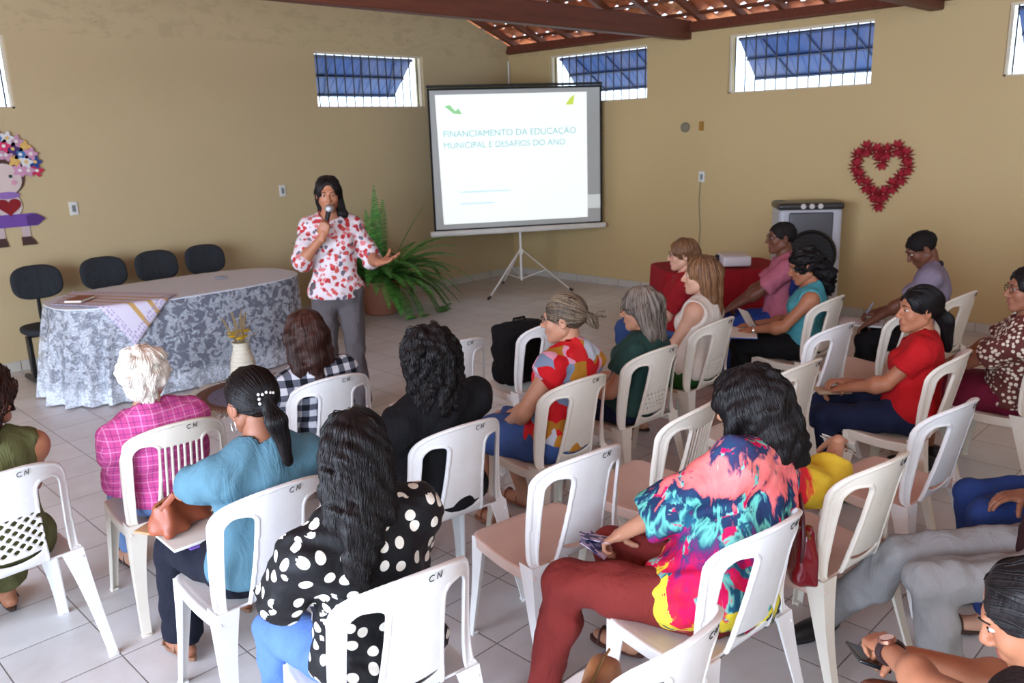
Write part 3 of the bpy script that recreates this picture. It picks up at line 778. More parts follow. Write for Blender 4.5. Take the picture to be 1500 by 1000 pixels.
def person(base, label, hc, skin_m, top, bottom, hair, hair_m, hy=0., hp=0., ht=0., kind='woman', fat=1., sc=.95, hs=.95, pel=(0, -.075, .515), twist=0.,
           arms=None, legs=None, shoes=('sandal', (60, 40, 32)), glass=None, seed=1, res=.0095, lips=(150, 80, 74), bust=1., face=True, standing=False, group=None, sw=None, hair_kw=None):
    x, y, h = base
    root = thing('person', label, 'person', (x, y, 0), h, group)
    hc = V3(hc); pel = V3(pel)
    if not standing: hc = hc + V3(0, .028, 0); pel = pel + V3(0, .012, 0)
    Rh = rotm(0, 0, math.radians(hy)) @ rotm(math.radians(hp), math.radians(ht), 0)
    up = Rh[:, 2]
    man = kind == 'man'
    NB = hc + np.array([0, 0, -.175]) * sc - .02 * Rh[:, 1]; NB = NB * .5 + (hc - up * .17 * sc - .045 * sc * Rh[:, 1]) * .5
    axis = nrm(NB - pel); tw = rotm(0, 0, math.radians(twist)); xr = nrm(tw[:, 0] - (tw[:, 0] @ axis) * axis); Rt = np.stack([xr, np.cross(axis, xr), axis], 1)
    sw = (sw or (.178 if man else .158)) * sc * (1 + (fat - 1) * .5)
    Lt = np.linalg.norm(NB - pel); at = lambda t, p=(0, 0, 0): pel + axis * Lt * t + Rt @ (np.array(p) * sc)
    S = {q: NB + Rt @ np.array([q * sw, -.005, -.052 * sc]) for q in (-1, 1)}
    A_, B_ = .262 * sc, .235 * sc
    arms = arms or {}; legs = legs or {}
    J = {}
    for q in (-1, 1):
        a = arms.get(q, {}); T = V3(a.get('to', (q * .07, .20, .565))); pole = a.get('pole', (q * .42, -.42, -.8))
        E, W = ik(S[q], T, A_, B_, pole); J[q] = (E, W, a)
    K = {}
    for q in (-1, 1):
        l = legs.get(q, {})
        hip = pel + np.array([q * .088 * sc, .0, -.01 if standing else -.02]); kn = V3(l.get('knee', (q * .105, .345, .475))); an = V3(l.get('ankle', (q * .105, .34, .085)))
        K[q] = (hip, kn, an, l)
    f1 = fat; fp = 1 + (fat - 1) * .45
    def torso(s, e=0., low=True, k=.05):
        s.ell(at(0., (0, 0, .0)), V3(.168 * fp, .125 * fp, .115) * sc + e * 1.5, Rt, k=k)
        s.ell(at(.36, (0, .010 + .02 * (f1 - 1), 0)), V3(.138 * f1, .106 * f1, .17) * sc + e, Rt, k=k)
        s.ell(at(.72), V3(.150 * (.5 + f1 / 2), .104 * (.5 + f1 / 2), .15) * sc + e, Rt, k=k)
        if not man and bust:
            for q in (-1, 1): s.ell(at(.66, (q * .066, .078, 0)), V3(.062, .055, .062) * sc * bust + e, Rt, k=.03)
        for q in (-1, 1):
            s.cone(NB + axis * .010, S[q], .042 * sc * max(1, f1) ** 1.5 + e, .049 * sc * max(1, f1) ** .8 + e, k=.05)
            s.ell(S[q] - axis * .02, V3(.052, .052, .058) * sc * (.6 + .4 * f1) + e, None, k=.03)
    # ---- body (skin): one continuous surface
    s = SDF(); torso(s, 0.)
    s.cone(NB - axis * .02, hc + Rh @ np.array([0, -.022, -.055]), .054 * sc * (1.12 if man else 1), .050 * sc * (1.12 if man else 1), k=.03)
    fa = .55 + .45 * fat
    for q in (-1, 1):
        E, W, a = J[q]; s.cone(S[q] - axis * .01, E, .046 * sc * fa, .037 * sc * fa, k=.025); s.cone(E, W, .038 * sc * fa, .025 * sc * (.7 + .3 * fa), k=.012)
        s.ell(E + (W - E) * .22, V3(.040, .040, .05) * sc * fa, None, k=.03)
        hip, kn, an, l = K[q]
        s.cone(hip, kn, .083 * sc * fa, .056 * sc * fa, k=.03); s.cone(kn, an, .052 * sc * fa, .034 * sc, k=.02); s.ell(kn + (an - kn) * .3 + np.array([0, -.012, 0]), V3(.052, .055, .09) * sc * fa, None, k=.03)
        td = nrm(V3(l.get('toe', (q * .12, 1, 0)))); Rf = frame(td, (0, 0, 1))
        s.ell(an + Rf @ np.array([0, .05, -.045]), V3(.036, .105, .032) * sc, Rf, k=.03); s.ell(an + Rf @ np.array([0, -.025, -.045]), V3(.030, .035, .03) * sc, None, k=.02)
    parts = [s.grid(res)]
    parts = [(relax(parts[0][0], parts[0][1], 1, .35), parts[0][1])]
    parts.append(xf(head_mesh(kind), Rh, hc, hs))
    hands = {}
    for q in (-1, 1):
        E, W, a = J[q]; d = a.get('dir'); d = nrm(W - E) if d is None else nrm(d); z = a.get('back', (0, .3, 1.)); Rr = frame(d, z)
        hm = hand_mesh(a.get('pose', 'relaxed')); hm = hm if q == 1 else mirror(hm)
        parts.append(xf(hm, Rr, W, sc * 1.0)); hands[q] = (W, Rr)
    body = qmesh('body', parts, skin_m, root)
    # ---- top
    if top:
        s = SDF(); e = top.get('e', .012); torso(s, e, k=.055)
        fr = top.get('sleeve', .5)
        for q in (-1, 1):
            E, W, a = J[q]; r0, r1, r2_ = .052 * sc * fa + e, .043 * sc * fa + e * 1.25, .030 * sc * fa + e * 1.1
            fl = top.get('flare', .0)
            if fr <= 0: continue
            if fr <= 1: s.cone(S[q] - axis * .01, S[q] + (E - S[q]) * fr, r0, (r0 + (r1 - r0) * fr) + fl, k=.02, cut=True)
            else:
                s.cone(S[q] - axis * .01, E, r0, r1, k=.02); s.cone(E, E + (W - E) * (fr - 1), r1, (r1 + (r2_ - r1) * (fr - 1)) + fl, k=.012, cut=True)
            if top.get('frill'): s.ell(S[q] + Rt @ np.array([q * .02, 0, .01]), V3(.072, .078, .034) * sc, rotm(0, q * .5, 0), k=.008)
        hem = top.get('hem', -.03)
        if top.get('tails', .0): # longer front lying over the lap
            s.ell(at(-.02, (0, .07, -.01)), V3(.16, .12, .09) * sc * f1 + e, None, k=.03)
        s.warp(wrinkle(top.get('wr', .0032), seed, .8))
        if fr <= 0:
            for q in (-1, 1): s.ell(S[q] + Rt @ np.array([q * .035, 0, -.03]), V3(.055, .13, .09) * sc, Rt, k=.008, op='-')
        nk = top.get('neck', (.075, .085, .055)); s.ell(NB + np.array([0, .035, .045]) + Rt @ V3(top.get('neckoff', (0, 0, 0))), nk, None, k=.008, op='-')
        s.plane(pel + np.array([0, 0, hem]), (0, .15, -1)) if not standing else s.plane(pel + np.array([0, 0, hem]), (0, 0, -1))
        qmesh(top.get('name', 'shirt'), [(lambda vf: (relax(vf[0], vf[1], 1, .3), vf[1]))(s.grid(res))], top['mat'], root, uv=True)
        if top.get('collar'):
            cb = MB(); c0 = NB + axis * .028
            cb.tube([c0 + Rt @ np.array([.066 * math.sin(a), -.005 - .062 * math.cos(a) * 1.0, -.012 + .018 * math.cos(a)]) * sc for a in np.linspace(-2.5, 2.5, 18)], .010, 8, flat=2.0); cb.build('collar', top['collar'], root)
    if bottom:
        s = SDF(); e = bottom.get('e', .008)
        s.ell(at(0.0), V3(.168 * fp, .125 * fp, .11) * sc + e, Rt, k=.05)
        bk = bottom.get('kind', 'trousers'); fl = bottom.get('flare', 0.)
        for q in (-1, 1):
            hip, kn, an, l = K[q]
            s.cone(hip, kn, .086 * sc * fa + e, .058 * sc * fa + e, k=.035)
            if bk == 'trousers': s.ell(kn + (an - kn) * .3 + np.array([0, -.012, 0]), V3(.052, .055, .09) * sc * fa + e, None, k=.03); s.cone(kn, an + (kn - an) * bottom.get('short', .02), .056 * sc * fa + e, .042 * sc + e + fl, k=.015, cut=True)
        if bk == 'skirt':
            hl, kl = K[-1][0], K[-1][1]; hr, kr = K[1][0], K[1][1]; end = bottom.get('len', .9)
            s.cone((hl + hr) / 2, (hl + hr) / 2 * (1 - end) + (kl + kr) / 2 * end, .09 * sc * f1 + e, .075 * sc + e, k=.06)
            s.plane((hl + hr) / 2 * (1 - end) + (kl + kr) / 2 * end + 0, nrm((kl + kr) / 2 - (hl + hr) / 2)) if end < 1 else None
        if bk == 'long_skirt':
            for q in (-1, 1): s.cone(K[q][1], K[q][1] * .25 + K[q][2] * .75, .075, .085, k=.08)
            m0 = (K[-1][1] + K[1][1]) / 2; m1 = (K[-1][2] + K[1][2]) / 2; s.cone(m0, m0 * .25 + m1 * .75, .07, .09, k=.08, cut=True)
        s.warp(wrinkle(bottom.get('wr', .0035), seed + 5, .75))
        s.plane(at(.16) if not standing else at(bottom.get('waist', .12)), axis)
        qmesh({'trousers': bottom.get('name', 'trousers'), 'skirt': 'skirt', 'long_skirt': 'skirt'}[bk], [s.grid(res)], bottom['mat'], root, uv=True)
    if shoes:
        for q in (-1, 1):
            hip, kn, an, l = K[q]
            if an[2] < .35 and not l.get('bare'): shoe(root, an, l.get('toe', (q * .12, 1, 0)), shoes[0], plain('shoe_%d_%d_%d' % shoes[1], shoes[1], .45), skin_m)
    st = dict(hair); st.update(hair_kw or {})
    build_hair(root, st, hair_m, Rh, hc, hs, seed)
    if face: face_bits(root, Rh, hc, hs, skin_m, hair_m, lips)
    if glass: glasses(root, Rh, hc, hs, glass)
    return dict(root=root, hands=hands, J=J, K=K, Rh=Rh, hc=hc, hs=hs, S=S, NB=NB, at=at, Rt=Rt)
# ---------------- patterned cloths
def uvn(m): return m.coord('UV')
def mat_plaid(name, base, a, b, T=.055):
    m = N(name); uv = uvn(m); sp = m.sep(uv); c = lin(base)
    col = m.mix(0, c, c)
    for i in (0, 1):
        u = m.math('MODULO', m.math('ADD', sp[i], 10), T)
        l1 = m.math('COMPARE', u, T * .25, .0022); l2 = m.math('COMPARE', u, T * .7, .0018)
        col = m.mix(m.math('MULTIPLY', l1, .55), col, lin(a)); col = m.mix(m.math('MULTIPLY', l2, .5), col, lin(b))
    m.bsdf(col, .85, m.bump(m.noise(m.coord(), 11, 3, .6, 1), .5, .01), Specular_IOR_Level=.2); return m.m
def mat_flannel():
    m = N('flannel_check'); uv = uvn(m); sp = m.sep(uv); T = .064; f = []
    for i in (0, 1):
        u = m.math('MODULO', m.math('ADD', sp[i], 10), T); f.append(m.math('LESS_THAN', u, T * .5))
    s = m.math('ADD', f[0], f[1])
    col = m.ramp(m.math('MULTIPLY', s, .5), [(0, lin(206, 208, 214)), (.3, lin(96, 100, 112)), (.8, lin(24, 26, 34))], 'CONSTANT')
    m.bsdf(col, .9, m.bump(m.noise(m.coord(), 12, 3, .6, 1), .5, .01), Specular_IOR_Level=.2); return m.m
def mat_dots():
    m = N('polka_dot_fabric'); uv = uvn(m)
    d = m.vor(m.map(uv, (1, .9, 1)), 19, .6, dim='2D')
    col = m.mix(m.ramp(d, [(.255, (1, 1, 1)), (.275, (0, 0, 0))]), lin(12, 12, 16), lin(228, 222, 208))
    m.bsdf(col, .6, m.bump(m.noise(m.coord(), 11, 3, .6, 1), .5, .01), Specular_IOR_Level=.3); return m.m
def mat_tiedye():
    m = N('tie_dye_fabric'); co = m.coord()
    w = m.mix(.30, co, m.noise(m.map(co, (1.6, 1.6, .7)), 7, 4, .6, .8, out='Color'), 'ADD'); sp = m.sep(w); x, y, z = sp[0], sp[1], sp[2]
    n1 = m.noise(m.map(co, (1.6, 1.6, .6)), 8, 3, .6, 1.0)
    zz = m.math('ADD', z, m.math('MULTIPLY', m.math('SUBTRACT', n1, .5), .34))
    # bands of the dyed cloth: yellow and navy hem, magenta, teal and navy middle, coral shoulders
    body = m.ramp(m.math('DIVIDE', m.math('SUBTRACT', zz, .58), .62), [(.0, lin(28, 58, 88)), (.07, lin(228, 214, 66)), (.17, lin(230, 206, 60)), (.21, lin(222, 40, 70)), (.33, lin(206, 16, 84)), (.40, lin(120, 40, 110)), (.45, lin(34, 74, 106)), (.53, lin(112, 206, 188)), (.57, lin(30, 62, 96)), (.66, lin(38, 48, 86)), (.70, lin(236, 112, 112)), (.86, lin(240, 132, 128)), (.92, lin(60, 54, 96)), (1., lin(44, 70, 110))])
    n2 = m.noise(m.map(co, (1.2, 1.2, 1.0), (2.1, 1, 3)), 9, 3, .6, .9)
    body = m.mix(m.ramp(n2, [(.57, (0, 0, 0)), (.60, (1, 1, 1))]), body, m.ramp(n1, [(.42, lin(36, 92, 120)), (.5, lin(120, 208, 192)), (.56, lin(214, 20, 90))]))
    # sleeves: magenta running to yellow cuffs
    ly = m.math('ADD', y, m.math('MULTIPLY', n1, .10))
    sl = m.ramp(m.math('DIVIDE', m.math('SUBTRACT', ly, -.02), .20), [(.20, lin(36, 92, 120)), (.30, lin(196, 20, 100)), (.55, lin(214, 24, 80)), (.62, lin(226, 212, 70)), (1., lin(232, 218, 72))])
    ls = m.math('LESS_THAN', x, m.math('ADD', .00, m.math('MULTIPLY', m.math('SUBTRACT', n2, .5), .05)))
    lz = m.math('GREATER_THAN', y, .10)
    col = m.mix(m.math('MULTIPLY', ls, lz), body, sl)
    rx = m.math('ADD', x, m.math('MULTIPLY', n1, .12))
    sr = m.ramp(m.math('DIVIDE', m.math('SUBTRACT', rx, .45), .4), [(.15, lin(206, 24, 60)), (.50, lin(214, 36, 50)), (.58, lin(214, 178, 50)), (1., lin(220, 186, 56))])
    col = m.mix(m.math('GREATER_THAN', rx, .55), col, sr)
    m.bsdf(col, .75, m.bump(m.noise(co, 12, 3, .6, 1), .5, .01), Specular_IOR_Level=.2); return m.m
def mat_patch():
    m = N('patchwork_print_fabric'); co = m.coord(); uv = m.mix(.10, co, m.noise(co, 7, 2, out='Color'), 'ADD')
    c = m.sep(m.vor(uv, 12.5, 1, out='Color'))[0]
    col = m.ramp(c, [(0, lin(196, 26, 34)), (.34, lin(176, 122, 40)), (.50, lin(120, 136, 160)), (.64, lin(204, 36, 40)), (.78, lin(214, 150, 170)), (.88, lin(190, 196, 208)), (.95, lin(186, 128, 44))], 'CONSTANT')
    m.bsdf(col, .8, m.bump(m.noise(co, 12, 3, .6, 1), .4, .01), Specular_IOR_Level=.2); return m.m
def mat_floral():
    m = N('pink_floral_blouse_fabric'); co = m.coord(); uv = m.mix(.05, co, m.noise(co, 22, 3, out='Color'), 'ADD')
    d = m.vor(uv, 27, 1.); c = m.sep(m.vor(uv, 27, 1., out='Color'))[1]
    fl = m.ramp(d, [(.42, (1, 1, 1)), (.52, (0, 0, 0))])
    fc = m.ramp(c, [(0, lin(176, 52, 56)), (.35, lin(206, 120, 120)), (.6, lin(104, 96, 108)), (.8, lin(190, 76, 72))], 'CONSTANT')
    m.bsdf(m.mix(fl, lin(214, 204, 206), fc), .75, m.bump(m.noise(co, 12, 3, .6, 1), .4, .01), Specular_IOR_Level=.2); return m.m
def mat_spots():
    m = N('brown_dotted_fabric'); co = m.coord(); d = m.vor(co, 42, .7)
    m.bsdf(m.mix(m.ramp(d, [(.36, (1, 1, 1)), (.44, (0, 0, 0))]), lin(92, 40, 34), lin(226, 216, 196)), .75, m.bump(m.noise(co, 12, 3), .3, .01)); return m.m
def mat_denim(name, rgb):
    m = N(name); co = m.coord(); c = lin(rgb)
    n1 = m.noise(co, 9, 4, .6); wv = m.noise(m.map(co, (1, 1, .2)), 240, 2)
    col = m.mix(m.math('ADD', m.math('MULTIPLY', n1, .7), m.math('MULTIPLY', wv, .3)), tuple(x * .6 for x in c), tuple(x * 1.35 for x in c))
    m.bsdf(col, .85, m.bump(m.noise(m.map(co, (1, 1, .5)), 13, 3, .6, 1.2), .7, .01), Specular_IOR_Level=.2); return m.m
SK = [skin('skin_brown', (150, 98, 74)), skin('skin_tan', (186, 134, 106)), skin('skin_fair', (206, 158, 132)), skin('skin_dark', (108, 66, 48)), skin('skin_warm', (172, 114, 84))]
HB = hairm('black_hair', (12, 10, 11), (32, 27, 27)); HW = hairm('white_hair', (214, 204, 190), (246, 238, 226), .6); HD = hairm('dark_brown_hair', (26, 16, 14), (72, 44, 36))
HG = hairm('grey_streaked_hair', (40, 34, 32), (136, 124, 112)); HL = hairm('light_brown_hair', (66, 42, 28), (150, 108, 74)); HBUN = hairm('greying_bun_hair', (46, 38, 34), (136, 116, 94)); HK = hairm('short_black_hair', (14, 11, 10), (34, 26, 24), .7)
G_dark = plain('dark_glasses_frame', (30, 20, 18), .25); G_met = plain('metal_glasses_frame', (190, 188, 184), .2, Metallic=.9)
navy = cloth('navy_trousers', (18, 20, 34)); black = cloth('black_cloth', (14, 14, 17)); den = mat_denim('blue_denim', (62, 88, 142)); denL = mat_denim('light_blue_denim', (84, 116, 176)); denD = mat_denim('dark_denim', (26, 34, 60))
LONG = lambda L, w=.07: [((0, -.07, .0), (0, -.095, -L), .075, .042), ((-w, -.03, .0), (-w * 1.05, -.07, -L * .92), .045, .036), ((w, -.03, .0), (w * 1.05, -.07, -L * .92), .045, .036)]
hs_short = H_(kind='short', t=.002, ears=True, nape=-.055, face=(.078, .088, .115, .034), n=300, steps=5, step=.006, w=.0018, vol=.0012)
P = {}
def cp(k): return (CHP[k][0], CHP[k][1], CHP[k][2])
def hd(k, dh=0): x, y, h = CHP[k]; return (x, y, h + math.radians(dh))
# front-left, row by row
P['olive'] = person(cp('A'), 'woman at the left edge with curly brown hair, glasses and an olive sleeveless dress', (.03, -.12, 1.08), SK[4],
    dict(mat=cloth('olive_dress_fabric', (92, 92, 56)), sleeve=0, name='dress_top'), dict(kind='long_skirt', mat=cloth('olive_dress_fabric', (92, 92, 56)), e=.014),
    H_(kind='curly', t=.014, locks=LONG(.14, .06), k=.04, vol=.006, vf=1.8, curl=.004, n=420, steps=18), HD, hy=-62, hp=-4, glass=G_met, seed=3,
    arms={-1: dict(to=(-.16, .26, .60)), 1: dict(to=(.10, .24, .60))}, legs={1: dict(knee=(.10, .36, .47), ankle=(.10, .42, .085))})
P['white'] = person(cp('B'), 'elderly woman with short white hair and a pink plaid shirt', (-.05, -.12, 1.02), SK[2],
    dict(mat=mat_plaid('pink_plaid_fabric', (196, 80, 142), (232, 160, 200), (110, 40, 110), .042), sleeve=1.75, e=.020, collar=cloth('pink_collar', (214, 92, 150)), wr=.004), dict(mat=mat_denim('pale_denim', (120, 150, 200))),
    H_(kind='puffy', t=.020, ears=False, nape=-.085, face=(.074, .082, .10, .036), vol=.006, vf=1.5, n=700, steps=9, curl=.003, w=.0024, crown=(0, -.05, .12), locks=[((0, -.06, .0), (0, -.07, -.045), .078, .05)]), HW, hy=-26, hp=-3, glass=G_met, seed=5, fat=1.02, bust=.8)
P['teal'] = person(cp('C'), 'woman in a plain teal T-shirt with a black ponytail and pearl clip', (.02, -.12, 1.09), SK[0],
    dict(mat=cloth('teal_tshirt_fabric', (84, 122, 138)), sleeve=.72, e=.018, flare=.012), dict(mat=navy, flare=.03, name='trousers'),
    H_(kind='ponytail', t=.007, ears=True, nape=-.05, n=620, steps=20, w=.0016, tie=V3(0, -.118, -.002), taildir=(.05, -.12, -1), vol=.0012, locks=[((0, -.115, .0), (.005, -.145, -.06), .022, .030), ((.005, -.145, -.06), (.03, -.135, -.21), .034, .014)], k=.016), HB, hy=4, hp=-6, seed=7, fat=1.04,
    arms={-1: dict(to=(.03, .19, .80), pole=(-.7, 1, -.7)), 1: dict(to=(.08, .20, .74))}, legs={-1: dict(knee=(-.16, .32, .475), ankle=(-.16, .34, .085)), 1: dict(knee=(.07, .35, .475), ankle=(.16, .50, .085))}, shoes=('sandal', (120, 84, 62)))
P['flannel'] = person(cp('E'), 'woman with long dark brown hair and a black and white flannel shirt', (-.06, -.12, 1.03), SK[1],
    dict(mat=mat_flannel(), sleeve=1.6, e=.02, wr=.004), dict(mat=den),
    H_(kind='long', t=.014, locks=LONG(.19, .072), part=True, n=900, steps=34, step=.010, w=.0022, vol=.003), HD, hy=0, hp=-3, seed=9)
P['curly'] = person(cp('G'), 'woman with long curly black hair and a black blouse', (-.05, -.12, 1.09), SK[1],
    dict(mat=black, sleeve=.95, e=.022, wr=.004), dict(mat=black),
    H_(kind='curly', t=.018, locks=LONG(.20, .080), vol=.006, vf=1.9, curl=.0045, n=900, steps=30, step=.010, w=.0023, k=.045), HB, hy=0, hp=-3, seed=11, fat=1.16, sw=.172, arms={-1: dict(to=(-.07, .2, .57), pole=(-.2, -.2, -1)), 1: dict(to=(.07, .2, .57), pole=(.15, -.2, -1))})
P['dots'] = person(cp('D'), 'woman with long dark hair and a black blouse with white polka dots', (-.03, -.06, 1.11), SK[1],
    dict(mat=mat_dots(), sleeve=.9, e=.024, frill=True, wr=.005, hem=-.06), dict(mat=denL),
    H_(kind='long', t=.011, ears=True, locks=[((0, -.07, .0), (0, -.120, -.16), .075, .058), ((0, -.120, -.16), (-.01, -.135, -.30), .060, .036), ((-.055, -.05, .0), (-.06, -.09, -.14), .042, .042), ((.055, -.05, .0), (.06, -.09, -.14), .042, .042), ((-.02, -.13, -.26), (-.05, -.125, -.40), .030, .012)], k=.035, vol=.004, curl=.0022, vf=1.5, n=1500, steps=44, step=.0105, w=.0022, face=(.078, .085, .112, .026)), HB, hy=-26, hp=-4, seed=13, fat=1.12, res=.0085, pel=(0, -.04, .515),
    arms={-1: dict(to=(-.17, .26, .60), pole=(-.9, -.5, -.5)), 1: dict(to=(.14, .26, .60))}, legs={-1: dict(knee=(-.19, .30, .475), ankle=(-.19, .30, .085)), 1: dict(knee=(.12, .34, .475))})
P['patch'] = person(hd('I', 14), 'woman with greying hair in a bun, glasses, red and ochre patchwork blouse and denim skirt', (.04, -.11, 1.08), SK[1],
    dict(mat=mat_patch(), sleeve=.22, e=.018, flare=.022, frill=True, wr=.003, hem=-.02), dict(kind='skirt', mat=den, len=.95, e=.016),
    H_(kind='bun', t=.008, ears=True, nape=-.06, n=650, steps=12, w=.0018, tie=V3(.0, -.112, .01), vol=.0015, locks=[((0, -.12, .005), (0, -.150, -.02), .018, .022), ((0, -.15, -.02), (.005, -.160, -.045), .020, .012), ((.0, -.13, .02), (.03, -.20, .03), .008, .003), ((.0, -.13, .02), (.05, -.19, -.005), .007, .002), ((.0, -.13, .01), (.0, -.21, .005), .007, .002)], k=.010), HBUN, hy=20, hp=-4, glass=G_dark, seed=15, fat=1.18,
    arms={-1: dict(to=(-.10, .14, .58), pole=(-1, -.5, -.3)), 1: dict(to=(.08, .18, .58))}, legs={-1: dict(knee=(-.15, .34, .47), ankle=(-.10, .22, .085)), 1: dict(knee=(.11, .36, .47), ankle=(.14, .26, .085))}, shoes=('sandal', (150, 96, 72)))
P['green'] = person(hd('K', 10), 'woman with grey-streaked brown hair to her shoulders and a dark green T-shirt', (.05, -.11, 1.01), SK[1],
    dict(mat=cloth('dark_green_tshirt', (38, 66, 60)), sleeve=.55, e=.018, flare=.01), dict(mat=denD),
    H_(kind='long', t=.014, locks=LONG(.15, .070), n=800, steps=24, w=.0024, vol=.0028, part=True), HG, hy=14, hp=-4, glass=G_dark, seed=17, fat=1.02,
    arms={-1: dict(to=(-.14, .18, .60)), 1: dict(to=(.08, .22, .60))})
P['tank'] = person(hd('L', 10), 'woman with straight light brown hair and a white sleeveless top', (.07, -.10, 1.07), SK[2],
    dict(mat=cloth('white_knit_top', (214, 204, 192), weave=200), sleeve=0, e=.014), dict(mat=cloth('green_trousers', (40, 92, 40))),
    H_(kind='long', t=.012, locks=LONG(.24, .055), n=800, steps=30, w=.0026, vol=.0025, part=True), HL, hy=24, hp=0, seed=19, fat=1.05)
P['turq'] = person(hd('P', 25), 'woman in a turquoise sleeveless top with curly black hair, looking down at papers', (.02, -.07, 1.02), SK[4],
    dict(mat=cloth('turquoise_top', (74, 150, 160)), sleeve=0, e=.012), dict(mat=black),
    H_(kind='curly', t=.012, locks=[((0, -.07, .0), (0, -.13, -.10), .07, .06), ((.03, -.10, -.06), (.02, -.12, -.20), .05, .04)], vol=.006, vf=1.8, curl=.004, n=600, steps=20, ears=True), HB, hy=14, hp=-16, seed=21,
    arms={-1: dict(to=(-.10, .27, .60), pole=(-.7, -.5, -.7)), 1: dict(to=(.08, .27, .60))})
P['lav'] = person(hd('V', 20), 'man in a lavender-grey polo with dark collar, head bent, writing', (.03, .02, 1.10), SK[3],
    dict(mat=cloth('lavender_polo', (132, 122, 140)), sleeve=.75, e=.016, collar=cloth('navy_collar', (32, 32, 48))), dict(mat=black),
    hs_short, HK, hy=18, hp=-34, kind='man', seed=23, arms={1: dict(to=(.10, .30, .64), pose='pinch'), -1: dict(to=(-.10, .32, .60))}, shoes=('shoe', (18, 16, 16)))
P['red'] = person(hd('R', 18), 'young woman in a bright red T-shirt with a black ponytail and dark jeans', (.10, -.09, 1.01), SK[4],
    dict(mat=cloth('red_tshirt', (178, 20, 26)), sleeve=.62, e=.016, flare=.008), dict(mat=denD),
    H_(kind='ponytail', t=.010, ears=True, nape=-.05, n=600, steps=20, w=.0017, tie=V3(0, -.110, -.045), taildir=(0, -.15, -1), vol=.0015, locks=[((0, -.105, -.03), (0, -.145, -.07), .034, .034), ((0, -.145, -.07), (.0, -.165, -.22), .036, .020)], k=.018), HB, hy=24, hp=-2, seed=25,
    arms={-1: dict(to=(-.02, .26, .60), pole=(-.8, -.4, -.6), pose='fold'), 1: dict(to=(.06, .25, .61), pose='fold')}, legs={-1: dict(knee=(-.11, .36, .47), ankle=(-.09, .24, .085)), 1: dict(knee=(.11, .36, .47), ankle=(.10, .26, .085))}, shoes=('shoe', (16, 15, 16)))
P['spots'] = person((4.86, 1.15, math.radians(8)), 'woman at the right edge in a brown blouse with cream dots and burgundy skirt', (-.10, -.11, 1.08), SK[0],
    dict(mat=mat_spots(), sleeve=.85, e=.022, flare=.012, hem=-.06), dict(kind='skirt', mat=cloth('burgundy_skirt', (112, 24, 52)), e=.016, len=.9),
    H_(kind='ponytail', t=.008, ears=True, nape=-.05, n=400, steps=12, tie=V3(0, -.11, -.02), locks=[((0, -.12, -.02), (0, -.14, -.06), .03, .025)]), HB, hy=26, hp=-2, glass=G_dark, seed=27, fat=1.12,
    arms={-1: dict(to=(-.10, .30, .62), pole=(-.9, -.2, -.6)), 1: dict(to=(.06, .28, .60))}, shoes=('shoe', (18, 16, 18)))
P['tie'] = person((CHP['T'][0], CHP['T'][1], CHP['T'][2] + .03), 'woman in a colourful tie-dye blouse and rust-red trousers with a black bob', (.25, -.03, 1.06), SK[1],
    dict(mat=mat_tiedye(), sleeve=1.42, e=.024, flare=.020, wr=.005, hem=-.10, tails=1, neck=(.085, .09, .055)), dict(mat=cloth('rust_trousers', (124, 44, 40)), e=.012),
    H_(kind='bob', t=.026, locks=[((0, -.05, .0), (0, -.09, -.10), .095, .080), ((-.07, .0, .0), (-.085, .02, -.13), .046, .034), ((.07, -.02, .0), (.085, -.02, -.15), .046, .036), ((.03, -.09, -.04), (.04, -.12, -.19), .055, .030), ((-.05, -.08, -.04), (-.05, -.10, -.15), .050, .035)], k=.04, n=1500, steps=26, step=.010, w=.0028, vol=.004, vf=1.4, curl=.0015, face=(.074, .085, .112, .026)), HB, hy=8, hp=-14, seed=29, fat=1.3, res=.0085, pel=(.06, -.06, .52), twist=6,
    arms={-1: dict(to=(-.07, .30, .60), pole=(-.9, -.3, -.5), pose='pinch'), 1: dict(to=(.80, -.04, .80), pole=(.1, -.5, -.9), pose='relaxed', back=(0, 0, 1), dir=(.8, .35, -.3))},
    legs={-1: dict(knee=(-.235, .345, .50), ankle=(-.31, .40, .085), toe=(-.3, 1, 0)), 1: dict(knee=(.04, .38, .50), ankle=(.16, .42, .085), toe=(-.2, 1, 0))}, shoes=('sandal', (70, 34, 26)))
# further back and at the sides
P['pinkpolo'] = person((5.72, 2.92, math.radians(30)), 'man in a pink polo shirt and glasses on a blue office chair', (.0, -.06, 1.12), SK[3],
    dict(mat=cloth('pink_polo', (176, 98, 116)), sleeve=.8, e=.018, flare=.01, collar=cloth('pink_polo_collar', (170, 90, 110))), dict(mat=mat_denim('royal_blue_denim', (40, 66, 140))),
    hs_short, HK, hy=14, hp=-2, kind='man', glass=G_dark, seed=31, shoes=('shoe', (20, 18, 18)), arms={-1: dict(to=(-.10, .30, .60)), 1: dict(to=(.08, .28, .60))})
P['redtop'] = person((5.12, 3.42, math.radians(22)), 'woman with short light brown hair and dark glasses before the red table, in jeans', (-.0, -.10, 1.03), SK[2],
    dict(mat=cloth('dark_red_blouse', (150, 26, 34)), sleeve=.8, e=.018), dict(mat=den),
    H_(kind='bob', t=.012, nape=-.07, n=400, steps=10, locks=[((0, -.06, .0), (0, -.075, -.06), .07, .05)]), HL, hy=16, hp=-2, glass=G_dark, seed=33, shoes=('shoe', (30, 24, 24)))
